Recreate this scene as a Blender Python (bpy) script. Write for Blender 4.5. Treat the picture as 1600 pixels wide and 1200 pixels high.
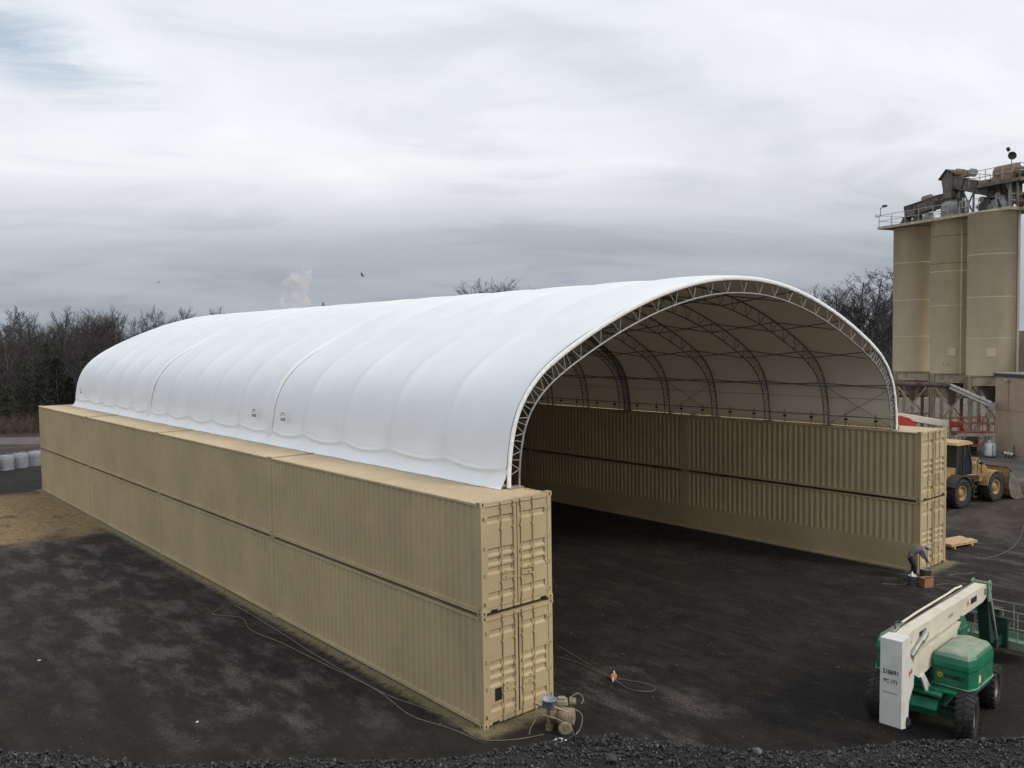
import bpy, math, random
import numpy as np
from mathutils import Vector, Matrix, Euler

# ------------------------------------------------------------------ scene, camera, sky, sun, exposure
S = bpy.context.scene
for o in list(bpy.data.objects):
    bpy.data.objects.remove(o)
COL = S.collection
random.seed(7); np.random.seed(7)
PI = math.pi

CAM = Vector((-13.1013, -16.7784, 9.9161))
C_RT = Vector((0.76263571, -0.64664495, -0.01539747))
C_UP = Vector((0.04620716, 0.03072086, 0.99845938))
C_FW = Vector((0.64517569, 0.76217225, -0.05330845))
cd = bpy.data.cameras.new('camera'); cam = bpy.data.objects.new('camera', cd); COL.objects.link(cam)
cd.sensor_fit = 'HORIZONTAL'; cd.sensor_width = 36.0; cd.lens = 1342.34 / 1600 * 36
cd.clip_start = 0.1; cd.clip_end = 6000
M = Matrix((C_RT, C_UP, -C_FW)).transposed().to_4x4(); M.translation = CAM
cam.matrix_world = M
S.camera = cam
S.render.resolution_x = 1024; S.render.resolution_y = 768

SUN_DIR = Vector((0.36, -0.78, 0.58)).normalized()       # towards the sun (behind thin cloud)
w = bpy.data.worlds.new('World'); S.world = w; w.use_nodes = True
def build_world():
    nt = w.node_tree; N = nt.nodes; Lk = nt.links
    for n in list(N): N.remove(n)
    out = N.new('ShaderNodeOutputWorld'); bg = N.new('ShaderNodeBackground'); bg.inputs['Strength'].default_value = 0.1
    Lk.new(bg.outputs[0], out.inputs[0])
    sky = N.new('ShaderNodeTexSky'); sky.sky_type = 'NISHITA'; sky.sun_disc = False
    sky.sun_elevation = math.asin(SUN_DIR.z); sky.sun_rotation = math.atan2(SUN_DIR.x, SUN_DIR.y)
    sky.air_density = 1.0; sky.dust_density = 1.5
    tc = N.new('ShaderNodeTexCoord')
    sep = N.new('ShaderNodeSeparateXYZ'); Lk.new(tc.outputs['Generated'], sep.inputs[0])
    def math_(op, a, b=None, clamp=False):
        m = N.new('ShaderNodeMath'); m.operation = op; m.use_clamp = clamp
        for i, v in enumerate((a, b)):
            if v is None: continue
            if isinstance(v, (int, float)): m.inputs[i].default_value = v
            else: Lk.new(v, m.inputs[i])
        return m.outputs[0]
    zc = math_('MAXIMUM', sep.outputs[2], 0.0)
    den = math_('ADD', zc, 0.16)
    u = math_('DIVIDE', sep.outputs[0], den); v = math_('DIVIDE', sep.outputs[1], den)
    ang = -0.70 + 0.16                                    # the cloud streaks run along this bearing
    ca_, sa_ = math.cos(ang), math.sin(ang)
    along = math_('ADD', math_('MULTIPLY', u, ca_), math_('MULTIPLY', v, sa_)); across = math_('SUBTRACT', math_('MULTIPLY', v, ca_), math_('MULTIPLY', u, sa_))
    comb = N.new('ShaderNodeCombineXYZ'); Lk.new(along, comb.inputs[0]); Lk.new(across, comb.inputs[1])
    def noise(scale, detail, rough, dist, rot, sc, off=(0, 0, 0)):
        mp = N.new('ShaderNodeMapping'); mp.inputs['Rotation'].default_value = (0, 0, rot); mp.inputs['Scale'].default_value = sc
        mp.inputs['Location'].default_value = off
        Lk.new(comb.outputs[0], mp.inputs[0])
        n = N.new('ShaderNodeTexNoise'); n.inputs['Scale'].default_value = scale; n.inputs['Detail'].default_value = detail
        n.inputs['Roughness'].default_value = rough; n.inputs['Distortion'].default_value = dist
        Lk.new(mp.outputs[0], n.inputs[0]); return n.outputs['Fac']
    def ramp(fac, stops, interp='EASE'):
        r = N.new('ShaderNodeValToRGB'); r.color_ramp.interpolation = interp
        el = r.color_ramp.elements
        while len(el) < len(stops): el.new(0.5)
        for e, (p, c) in zip(el, stops):
            e.position = p; e.color = c if len(c) == 4 else (*c, 1)
        Lk.new(fac, r.inputs[0]); return r.outputs[0]
    # overcast deck: grey low down, brighter higher up (the same all the way round)
    deck = ramp(sep.outputs[2], [(0.0, (.345, .375, .415)), (0.05, (.385, .415, .455)), (0.10, (.465, .495, .535)), (0.145, (.61, .635, .67)),
                                 (0.19, (.765, .78, .81)), (0.27, (.775, .80, .84)), (0.7, (.78, .815, .87)), (1.0, (.78, .82, .88))], 'LINEAR')
    n1 = noise(0.65, 4, 0.5, 0.9, 0.0, (0.60, 1.0, 1), (3.1, 1.7, 0))
    n2 = noise(1.7, 6, 0.58, 0.8, 0.0, (0.62, 1.0, 1), (0.4, 5.2, 0))
    m1 = ramp(n1, [(0.30, (.86, .875, .90)), (0.48, (.975, .98, .985)), (0.68, (1.07, 1.07, 1.065))])
    m2 = ramp(n2, [(0.32, (.88, .89, .91)), (0.50, (.99, .99, .99)), (0.70, (1.06, 1.06, 1.055))])
    def mixc(kind, fac, a, b):
        m = N.new('ShaderNodeMix'); m.data_type = 'RGBA'; m.blend_type = kind
        if isinstance(fac, (int, float)): m.inputs[0].default_value = fac
        else: Lk.new(fac, m.inputs[0])
        for s, x in ((6, a), (7, b)):
            if isinstance(x, tuple): m.inputs[s].default_value = x
            else: Lk.new(x, m.inputs[s])
        return m.outputs[2]
    c = mixc('MULTIPLY', 1.0, deck, m1); c = mixc('MULTIPLY', 1.0, c, m2)
    c10 = mixc('MULTIPLY', 1.0, c, (10, 10, 10, 1))
    # thin places where the blue sky shows through
    gap = C_FW + C_RT * ((40 - 800) / 1342.34) - C_UP * ((75 - 600) / 1342.34); gap.normalize()
    gu, gv = gap.x / (gap.z + .16), gap.y / (gap.z + .16)
    e1 = math_('SUBTRACT', u, gu); e2 = math_('SUBTRACT', v, gv)
    cr_, sr_ = math.cos(.62), math.sin(.62)
    p1 = math_('ADD', math_('MULTIPLY', e1, cr_), math_('MULTIPLY', e2, sr_)); p2 = math_('SUBTRACT', math_('MULTIPLY', e2, cr_), math_('MULTIPLY', e1, sr_))
    rr = math_('ADD', math_('POWER', math_('ABSOLUTE', math_('DIVIDE', p1, .6)), 2.0), math_('POWER', math_('ABSOLUTE', math_('DIVIDE', p2, .21)), 2.0))
    g_ = math_('SUBTRACT', 1.0, rr, True)
    n3 = noise(3.2, 4, 0.6, 0.5, 0.62, (0.45, 1.3, 1), (1.35, 7.4, 0))
    hole = math_('MULTIPLY', math_('POWER', g_, 1.3), ramp(n3, [(0.34, (0, 0, 0)), (0.64, (.72, .72, .72))]))
    bl = mixc('MULTIPLY', 1.0, sky.outputs[0], (1.25, 1.2, 1.1, 1))
    c = mixc('MIX', hole, c10, bl)
    Lk.new(c, bg.inputs[0])
build_world()
sl = bpy.data.lights.new('sun', 'SUN'); sun = bpy.data.objects.new('sun', sl); COL.objects.link(sun)
sl.energy = 1.5; sl.angle = math.radians(14); sl.color = (1.0, 0.90, 0.74)
sun.rotation_euler = (-SUN_DIR).to_track_quat('-Z', 'Y').to_euler(); sun.location = (0, 0, 60)
S.view_settings.view_transform = 'Standard'; S.view_settings.look = 'None'
S.view_settings.exposure = 0.16; S.view_settings.gamma = 1.0; S.view_settings.use_curve_mapping = False
S.render.engine = 'CYCLES'
S.cycles.max_bounces = 6; S.cycles.diffuse_bounces = 4; S.cycles.volume_bounces = 2

# ------------------------------------------------------------------ helpers: objects and meshes
def tag(o, label=None, cat=None, group=None, kind=None):
    if label: o['label'] = label
    if cat: o['category'] = cat
    if group: o['group'] = group
    if kind: o['kind'] = kind
    return o
def empty(name, loc=(0, 0, 0), rz=0.0, label=None, cat=None, group=None):
    o = bpy.data.objects.new(name, None); COL.objects.link(o)
    o.empty_display_size = 0.3; o.location = loc; o.rotation_euler = (0, 0, rz)
    return tag(o, label, cat, group)
def link(name, me, parent=None, loc=None, rot=None):
    o = bpy.data.objects.new(name, me); COL.objects.link(o)
    if parent: o.parent = parent
    if loc is not None: o.location = loc
    if rot is not None: o.rotation_euler = rot
    return o
def copy_tree(o, parent=None):
    c = o.copy(); COL.objects.link(c); c.parent = parent
    for ch in list(o.children): copy_tree(ch, c)
    return c

class MB:
    """collects simple shapes; build() links them as ONE mesh object"""
    def __init__(s): s.v = []; s.f = []; s.sm = []
    def add(s, vs, fs, smooth=False):
        b = len(s.v); s.v.extend([tuple(p) for p in vs])
        for f in fs: s.f.append(tuple(b + i for i in f)); s.sm.append(smooth)
        return s
    def box(s, c, d, R=None):
        hx, hy, hz = d[0] / 2, d[1] / 2, d[2] / 2
        P = [Vector((x, y, z)) for x in (-hx, hx) for y in (-hy, hy) for z in (-hz, hz)]
        if R is not None: P = [R @ p for p in P]
        c = Vector(c); P = [p + c for p in P]
        return s.add(P, [(0, 1, 3, 2), (4, 6, 7, 5), (0, 4, 5, 1), (2, 3, 7, 6), (0, 2, 6, 4), (1, 5, 7, 3)])
    def bb(s, x0, x1, y0, y1, z0, z1): return s.box(((x0+x1)/2, (y0+y1)/2, (z0+z1)/2), (x1-x0, y1-y0, z1-z0))
    def bar(s, p0, p1, w, h, up=(0, 0, 1)):
        p0, p1 = Vector(p0), Vector(p1); d = (p1 - p0); L = d.length; d.normalize()
        u = Vector(up); r = d.cross(u)
        if r.length < 1e-4: u = Vector((1, 0, 0)); r = d.cross(u)
        r.normalize(); u = r.cross(d)
        return s.box((p0 + p1) / 2, (w, L, h), Matrix((r, d, u)).transposed())
    def cyl(s, p0, p1, r0, r1=None, n=12, caps=True, smooth=True):
        r1 = r0 if r1 is None else r1
        p0, p1 = Vector(p0), Vector(p1); d = (p1 - p0).normalized()
        a = d.orthogonal().normalized(); b = d.cross(a)
        vs = []
        for p, r in ((p0, r0), (p1, r1)):
            for i in range(n):
                t = 2 * PI * i / n; vs.append(p + a * (math.cos(t) * r) + b * (math.sin(t) * r))
        s.add(vs, [(i, (i + 1) % n, n + (i + 1) % n, n + i) for i in range(n)], smooth)
        if caps:
            s.add(vs[:n], [tuple(reversed(range(n)))]); s.add(vs[n:], [tuple(range(n))])
        return s
    def tube(s, pts, r, n=8, closed=False):
        pts = [Vector(p) for p in pts]; m = len(pts)
        rr = r if isinstance(r, (list, tuple)) else [r] * m
        vs = []; prev = None
        for i, p in enumerate(pts):
            if closed: d = pts[(i + 1) % m] - pts[i - 1]
            else: d = pts[min(i + 1, m - 1)] - pts[max(i - 1, 0)]
            d.normalize()
            a = d.orthogonal().normalized() if prev is None else (prev - d * prev.dot(d))
            if a.length < 1e-5: a = d.orthogonal()
            a.normalize(); prev = a; b = d.cross(a)
            for k in range(n):
                t = 2 * PI * k / n; vs.append(p + a * (math.cos(t) * rr[i]) + b * (math.sin(t) * rr[i]))
        fs = []
        for i in range(m if closed else m - 1):
            j = (i + 1) % m
            for k in range(n): fs.append((i*n + k, i*n + (k+1) % n, j*n + (k+1) % n, j*n + k))
        s.add(vs, fs, True)
        if not closed: s.add(vs[:n], [tuple(reversed(range(n)))]); s.add(vs[-n:], [tuple(range(n))])
        return s
    def lathe(s, prof, c=(0, 0, 0), axis=(0, 0, 1), n=24, smooth=True):
        ax = Vector(axis).normalized(); a = ax.orthogonal().normalized(); b = ax.cross(a); c = Vector(c)
        vs = []
        for r, h in prof:
            for k in range(n):
                t = 2 * PI * k / n; vs.append(c + ax * h + a * (math.cos(t) * r) + b * (math.sin(t) * r))
        fs = []
        for i in range(len(prof) - 1):
            for k in range(n): fs.append((i*n + k, i*n + (k+1) % n, (i+1)*n + (k+1) % n, (i+1)*n + k))
        return s.add(vs, fs, smooth)
    def prism(s, poly, y0, y1, axis='y', smooth=False):
        """poly in (x,z) extruded along y; axis 'x': poly in (y,z) along x; axis 'z': poly in (x,y) along z"""
        n = len(poly)
        def P(a, b, t): return {'y': (a, t, b), 'x': (t, a, b), 'z': (a, b, t)}[axis]
        vs = [P(a, b, y0) for a, b in poly] + [P(a, b, y1) for a, b in poly]
        s.add(vs, [tuple(range(n)), tuple(reversed(range(n, 2*n)))])
        return s.add(vs, [(i, n + i, n + (i+1) % n, (i+1) % n) for i in range(n)], smooth)
    def mesh(s, name, mat):
        me = bpy.data.meshes.new(name); me.from_pydata(s.v, [], s.f)
        me.polygons.foreach_set('use_smooth', s.sm)
        if mat: me.materials.append(mat)
        me.update(); return me
    def build(s, name, mat, parent=None, loc=None, rot=None, bevel=0.0):
        o = link(name, s.mesh(name, mat), parent, loc, rot)
        if bevel:
            b = o.modifiers.new('bevel', 'BEVEL'); b.width = bevel; b.segments = 2; b.limit_method = 'ANGLE'; b.angle_limit = 0.6
        return o
def fix_normals(o):
    import bmesh
    bm = bmesh.new(); bm.from_mesh(o.data); bmesh.ops.recalc_face_normals(bm, faces=bm.faces[:]); bm.to_mesh(o.data); bm.free(); return o
def text_part(body, size, mat, parent, matrix, name='lettering', bold=0.0, sx=1.0):
    cu = bpy.data.curves.new('t', 'FONT'); cu.body = body; cu.size = size; cu.align_x = 'CENTER'; cu.align_y = 'CENTER'
    cu.extrude = 0.002; cu.offset = bold
    to = bpy.data.objects.new('t', cu); COL.objects.link(to)
    bpy.context.view_layer.update()
    me = bpy.data.meshes.new_from_object(to.evaluated_get(bpy.context.evaluated_depsgraph_get()))
    bpy.data.objects.remove(to); bpy.data.curves.remove(cu)
    for v in me.vertices: v.co.x *= sx
    me.materials.clear(); me.materials.append(mat)
    o = link(name, me, parent); o.matrix_local = matrix; return o
def frame(origin, xax, zax):
    x = Vector(xax).normalized(); z = Vector(zax).normalized(); y = z.cross(x).normalized(); x = y.cross(z)
    m = Matrix((x, y, z)).transposed().to_4x4(); m.translation = Vector(origin); return m

# ------------------------------------------------------------------ materials
class NT:
    def __init__(s, m):
        s.nt = m.node_tree; s.N = s.nt.nodes; s.L = s.nt.links
        s.b = s.N.get('Principled BSDF'); s.out = s.N.get('Material Output')
        s.geo = s.N.new('ShaderNodeNewGeometry'); s.pos = s.geo.outputs['Position']
        s._sep = None
    def xyz(s):
        if s._sep is None:
            s._sep = s.N.new('ShaderNodeSeparateXYZ'); s.L.new(s.pos, s._sep.inputs[0])
        return s._sep.outputs
    def put(s, sock, v):
        if isinstance(v, (int, float)): sock.default_value = v
        elif isinstance(v, tuple): sock.default_value = v if len(v) != 3 or sock.type == 'VECTOR' else (*v, 1)
        else: s.L.new(v, sock)
    def m(s, op, a, b=None, c=None, clamp=False):
        n = s.N.new('ShaderNodeMath'); n.operation = op; n.use_clamp = clamp
        for i, x in enumerate((a, b, c)):
            if x is not None: s.put(n.inputs[i], x)
        return n.outputs[0]
    def noise(s, scale, detail=4, rough=0.55, sc=(1, 1, 1), dist=0.0, off=(0, 0, 0), rot=0.0, vec=None):
        mp = s.N.new('ShaderNodeMapping'); mp.inputs['Scale'].default_value = sc; mp.inputs['Location'].default_value = off
        mp.inputs['Rotation'].default_value = (0, 0, rot); s.L.new(vec or s.pos, mp.inputs[0])
        n = s.N.new('ShaderNodeTexNoise'); n.inputs['Scale'].default_value = scale; n.inputs['Detail'].default_value = detail
        n.inputs['Roughness'].default_value = rough; n.inputs['Distortion'].default_value = dist
        s.L.new(mp.outputs[0], n.inputs[0]); return n.outputs['Fac']
    def ss(s, x, a, b):            # smoothstep a..b -> 0..1
        n = s.N.new('ShaderNodeMapRange'); n.interpolation_type = 'SMOOTHSTEP'
        s.put(n.inputs[0], x); n.inputs[1].default_value = a; n.inputs[2].default_value = b
        return n.outputs[0]
    def mix(s, fac, a, b, kind='MIX'):
        n = s.N.new('ShaderNodeMix'); n.data_type = 'RGBA'; n.blend_type = kind
        s.put(n.inputs[0], fac); s.put(n.inputs[6], a); s.put(n.inputs[7], b); return n.outputs[2]
    def bump(s, h, dist=0.01, strength=1.0):
        n = s.N.new('ShaderNodeBump'); n.inputs['Distance'].default_value = dist; n.inputs['Strength'].default_value = strength
        s.L.new(h, n.inputs['Height']); s.L.new(n.outputs[0], s.b.inputs['Normal'])
def newmat(name):
    m = bpy.data.materials.new(name); m.use_nodes = True; return m, NT(m)
def pm(name, base, rough=0.6, metal=0.0, var=0.18, scale=2.5, dirt=None, dirt_amt=0.5, dscale=1.2, bump=0.0, bscale=40, streak=False, spec=0.5):
    m, t = newmat(name)
    n = t.noise(scale, 5, 0.6, sc=(1, 1, 0.25) if streak else (1, 1, 1))
    f = t.ss(n, 0.3, 0.7)
    lo = tuple(c * (1 - var) for c in base); hi = tuple(min(1, c * (1 + var)) for c in base)
    col = t.mix(f, lo, hi)
    if dirt:
        d = t.m('MULTIPLY', t.ss(t.noise(dscale, 6, 0.65, off=(5, 2, 9), dist=0.5), 0.48, 0.68), dirt_amt)
        col = t.mix(d, col, dirt)
    t.put(t.b.inputs['Base Color'], col)
    t.b.inputs['Roughness'].default_value = rough; t.b.inputs['Metallic'].default_value = metal
    t.b.inputs['Specular IOR Level'].default_value = spec
    t.put(t.b.inputs['Roughness'], t.m('ADD', t.m('MULTIPLY', t.noise(scale * 3, 3), 0.25), rough - 0.125))
    if bump: t.bump(t.noise(bscale, 4, 0.6), bump)
    return m
MT = {}
def container_paint(name, tint):
    m, t = newmat(name)
    x, y, z = t.xyz()
    big = t.noise(0.35, 4, 0.55, off=(3, 1, 0)); streak = t.noise(2.2, 5, 0.6, sc=(1, 1, 0.10)); fine = t.noise(9, 4, 0.65, sc=(1, 1, 0.22))
    c = t.mix(t.ss(big, 0.36, 0.64), (.445*tint[0], .356*tint[1], .212*tint[2]), (.515*tint[0], .415*tint[1], .248*tint[2]))
    blot = t.noise(1.3, 5, 0.65, off=(7, 3, 5), sc=(1, 1, .7)); c = t.mix(t.m('MULTIPLY', t.ss(blot, 0.5, 0.72), 0.28), c, (.36, .297, .187))
    c = t.mix(t.m('MULTIPLY', t.ss(streak, 0.50, 0.70), 0.30), c, (.54*tint[0], .445*tint[1], .285*tint[2]))
    c = t.mix(t.m('MULTIPLY', t.ss(fine, 0.53, 0.75), 0.24), c, (.30, .248, .15))
    spot = t.noise(2.4, 6, 0.7, off=(9, 4, 2)); c = t.mix(t.m('MULTIPLY', t.ss(spot, 0.68, 0.73), 0.55), c, (.19, .14, .085))
    t.put(t.b.inputs['Base Color'], c); t.b.inputs['Roughness'].default_value = 0.55
    t.put(t.b.inputs['Roughness'], t.m('ADD', t.m('MULTIPLY', fine, 0.3), 0.42)); t.b.inputs['Specular IOR Level'].default_value = 0.35
    t.bump(t.noise(3.0, 5, 0.6), 0.012)
    return m
MT['tan'] = container_paint('tan_container_paint', (1, 1, 1))
MT['tanroof'] = container_paint('tan_roof_paint', (1.06, 1.04, 1.10))
def fabric(name, col, inner, trans):
    m, t = newmat(name)
    c = t.mix(t.ss(t.noise(0.5, 4, 0.6), 0.3, 0.7), tuple(a * 0.95 for a in col), col)
    c = t.mix(t.m('MULTIPLY', t.ss(t.noise(1.2, 5, 0.7, off=(4, 4, 4)), 0.55, 0.8), 0.13), c, (.55, .52, .45))
    c = t.mix(t.geo.outputs['Backfacing'], c, inner)            # inner face tinted tan: interior shade and warm bounce put into the colour
    t.put(t.b.inputs['Base Color'], c); t.b.inputs['Roughness'].default_value = 0.5; t.b.inputs['Specular IOR Level'].default_value = 0.3
    t.bump(t.noise(1.2, 3, 0.5, sc=(1, 1, .5)), 0.012)
    tr = t.N.new('ShaderNodeBsdfTranslucent'); tr.inputs[0].default_value = (.95, .78, .54, 1)
    mx = t.N.new('ShaderNodeMixShader'); mx.inputs[0].default_value = trans
    t.L.new(t.b.outputs[0], mx.inputs[1]); t.L.new(tr.outputs[0], mx.inputs[2]); t.L.new(mx.outputs[0], t.out.inputs['Surface'])
    return m
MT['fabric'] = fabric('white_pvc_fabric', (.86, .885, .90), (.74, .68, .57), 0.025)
MT['hem'] = fabric('white_hem_fabric', (.82, .84, .85), (.82, .84, .85), 0.012)
MT['galv'] = pm('galvanised_steel', (.30, .305, .305), 0.5, 0.15, 0.2, 4)
MT['galvdark'] = pm('shaded_galvanised_steel', (.20, .19, .18), 0.6, 0.25, 0.25, 3)  # darker copy for steel under the roof, its shade put into the colour
MT['black'] = pm('black_rubber', (.018, .018, .018), 0.75, 0, 0.3, 6, dirt=(.08, .07, .06), dirt_amt=0.5, dscale=4)
MT['dark'] = pm('dark_steel', (.05, .048, .045), 0.6, 0.2, 0.3, 4)
MT['slot'] = pm('dark_opening', (.012, .011, .010), 0.9, 0, 0.1)
MT['green'] = pm('green_paint', (.010, .165, .085), 0.38, 0, 0.15, 2, dirt=(.20, .23, .18), dirt_amt=0.35, dscale=2.2)
def dusty_green():
    m, t = newmat('dusty_green_paint')
    nz = t.N.new('ShaderNodeSeparateXYZ'); t.L.new(t.geo.outputs['True Normal'], nz.inputs[0])
    f = t.m('MULTIPLY', t.ss(nz.outputs[2], 0.25, 0.95), t.m('ADD', t.m('MULTIPLY', t.ss(t.noise(3.5, 5, .65), .35, .7), .45), .45))
    c = t.mix(t.ss(t.noise(2), .3, .7), (.010, .15, .078), (.013, .185, .098))
    t.put(t.b.inputs['Base Color'], t.mix(f, c, (.36, .36, .28))); t.b.inputs['Roughness'].default_value = 0.42
    return m
MT['dgreen'] = dusty_green()
MT['lgreen'] = pm('pale_green_paint', (.17, .30, .20), 0.6, 0, 0.25, 4, dirt=(.25, .23, .17), dirt_amt=0.6)
MT['dkgreen'] = pm('dark_green_steel', (.015, .05, .038), 0.5, 0.1, 0.3, 4)
MT['white'] = pm('white_machine_paint', (.72, .72, .69), 0.45, 0, 0.06, 1.5, dirt=(.46, .42, .33), dirt_amt=0.3, dscale=2.5)
MT['cream'] = pm('cream_boom_paint', (.70, .655, .545), 0.5, 0, 0.08, 2, dirt=(.42, .37, .27), dirt_amt=0.35, dscale=2)
MT['chrome'] = pm('cylinder_rod', (.35, .34, .32), 0.4, 0.6, 0.15, 3)
MT['red'] = pm('red_machine_paint', (.42, .045, .035), 0.45, 0, 0.15, 2, dirt=(.30, .15, .10), dirt_amt=0.3)
MT['orange'] = pm('orange_red_paint', (.33, .075, .035), 0.6, 0, 0.2, 2, dirt=(.15, .08, .05))
MT['yellow'] = pm('worn_yellow_paint', (.31, .205, .08), 0.6, 0, 0.2, 2, dirt=(.13, .095, .06), dirt_amt=0.8, dscale=2)
MT['yellowtan'] = pm('dusty_yellow_roof', (.52, .36, .20), 0.6, 0, 0.1, 2)
MT['glass'] = pm('dark_cab_glass', (.012, .016, .018), 0.12, 0, 0.1, 2)
MT['scraped'] = pm('scraped_steel', (.20, .18, .16), 0.5, 0.3, 0.35, 4, dirt=(.06, .05, .045), dirt_amt=0.7)
MT['silo'] = pm('beige_silo_paint', (.62, .53, .37), 0.6, 0, 0.06, 0.5, dirt=(.50, .41, .27), dirt_amt=0.35, dscale=0.6, streak=True)
MT['silo2'] = pm('dark_brown_surface', (.20, .155, .105), 0.7, 0, 0.15, 0.5, dirt=(.12, .09, .06), streak=True)  # darker brown than the other silos; the cabin walls share it
MT['frame'] = pm('beige_steel_frame', (.44, .38, .27), 0.6, 0, 0.15, 1.5, dirt=(.17, .12, .08), dirt_amt=0.6, streak=True)
MT['plant'] = pm('weathered_brown_steel', (.14, .115, .095), 0.7, 0.1, 0.35, 1.5, dirt=(.05, .042, .038), dirt_amt=0.7)
MT['plantgrey'] = pm('weathered_grey_steel', (.25, .26, .25), 0.65, 0.1, 0.3, 2, dirt=(.08, .07, .06), dirt_amt=0.6)
MT['rust'] = pm('rusty_brown_steel', (.20, .11, .065), 0.75, 0, 0.3, 2, dirt=(.07, .05, .04))
MT['wall'] = pm('tan_rendered_wall', (.36, .28, .20), 0.8, 0, 0.07, 0.8, dirt=(.28, .21, .15), dirt_amt=0.4, bump=0.01)
MT['blue'] = pm('dark_blue_flashing', (.03, .035, .07), 0.5, 0, 0.1)
MT['conc'] = pm('pale_concrete', (.30, .28, .27), 0.85, 0, 0.15, 1.2, dirt=(.22, .2, .18), bump=0.01)
MT['tank'] = pm('white_tank_paint', (.75, .76, .80), 0.4, 0, 0.05)
MT['wood'] = pm('raw_lumber', (.52, .34, .19), 0.75, 0, 0.2, 6)
MT['bark'] = pm('grey_bark', (.060, .055, .053), 0.9, 0, 0.3, 3)
MT['twig'] = pm('winter_twigs', (.056, .050, .050), 0.9, 0, 0.3, 1)
MT['palebark'] = pm('pale_bark', (.17, .155, .14), 0.9, 0, 0.3, 3)
MT['brush'] = pm('dry_brush', (.085, .062, .050), 0.95, 0, 0.5, 0.6)
MT['needle'] = pm('dark_evergreen', (.018, .025, .011), 0.85, 0, 0.4, 0.8)
MT['coal'] = pm('crushed_black_stone', (.0115, .0115, .012), 0.45, 0, 0.5, 14, spec=0.6)
MT['coalbed'] = pm('black_stone_bed', (.014, .014, .014), 0.9, 0, 0.4, 30, bump=0.02, bscale=60)
MT['bag'] = pm('silver_bulk_bag', (.29, .305, .34), 0.55, 0, 0.12, 2, bump=0.02, bscale=6)
MT['pail'] = pm('grey_blue_pail', (.30, .34, .40), 0.5, 0, 0.15, 5)
MT['pailgrey'] = pm('grey_pail', (.26, .265, .26), 0.5, 0, 0.2, 5)
MT['card'] = pm('brown_cardboard', (.33, .17, .09), 0.85, 0, 0.15, 5)
MT['oversp'] = pm('paint_dusted_metal', (.27, .22, .14), 0.8, 0, 0.3, 9, dirt=(.10, .08, .06), dirt_amt=0.6, dscale=6)
MT['hose'] = pm('dusty_hose', (.24, .21, .16), 0.8, 0, 0.25, 6)
MT['hosedk'] = pm('dark_hose', (.16, .14, .12), 0.8, 0, 0.25, 6)
MT['orangeplug'] = pm('orange_cord', (.55, .24, .10), 0.6, 0, 0.2, 9)
MT['litter'] = pm('white_litter', (.72, .74, .76), 0.6, 0, 0.1, 4)
MT['ink'] = pm('black_lettering', (.02, .02, .022), 0.6, 0, 0.05)
MT['navy'] = pm('navy_print', (.015, .02, .05), 0.6, 0, 0.05)
MT['grey'] = pm('grey_print', (.35, .36, .37), 0.6, 0, 0.05)
MT['yellowp'] = pm('yellow_print', (.75, .50, .03), 0.5, 0, 0.05)
MT['redp'] = pm('red_print', (.55, .07, .04), 0.5, 0, 0.05)
MT['plant2'] = pm('brown_drive_casing', (.24, .165, .11), .7, 0, .3, 2, dirt=(.10, .08, .06))
MT['rail'] = pm('grey_handrail', (.40, .39, .36), 0.6, 0.1, 0.2, 2)

# ------------------------------------------------------------------ site frame (depth away from the viewpoint, lateral to its right)
F2 = Vector((0.6461, 0.7633)); R2 = Vector((0.7633, -0.6461))
def dl(dep, lat, z=0.0):
    p = Vector((CAM.x, CAM.y)) + F2 * dep + R2 * lat; return Vector((p.x, p.y, z))
def dep_of(x, y): return (x - CAM.x) * F2.x + (y - CAM.y) * F2.y
def sstep(a, b, x):
    t = min(1, max(0, (x - a) / (b - a))); return t * t * (3 - 2 * t)
def wob(x, y):
    return math.sin(x * .13 + 1.3) * math.cos(y * .11) + .5 * math.sin(x * .31 + y * .27)
def ground_z(x, y):
    d = dep_of(x, y) + 3.0 * wob(x * .4, y * .4)
    h = 1.5 * sstep(100, 112, d) + 6.5 * sstep(112, 165, d) + 1.0 * sstep(165, 420, d)
    if d > 98: h += 0.35 * wob(x, y) * sstep(98, 115, d)
    return h

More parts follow.
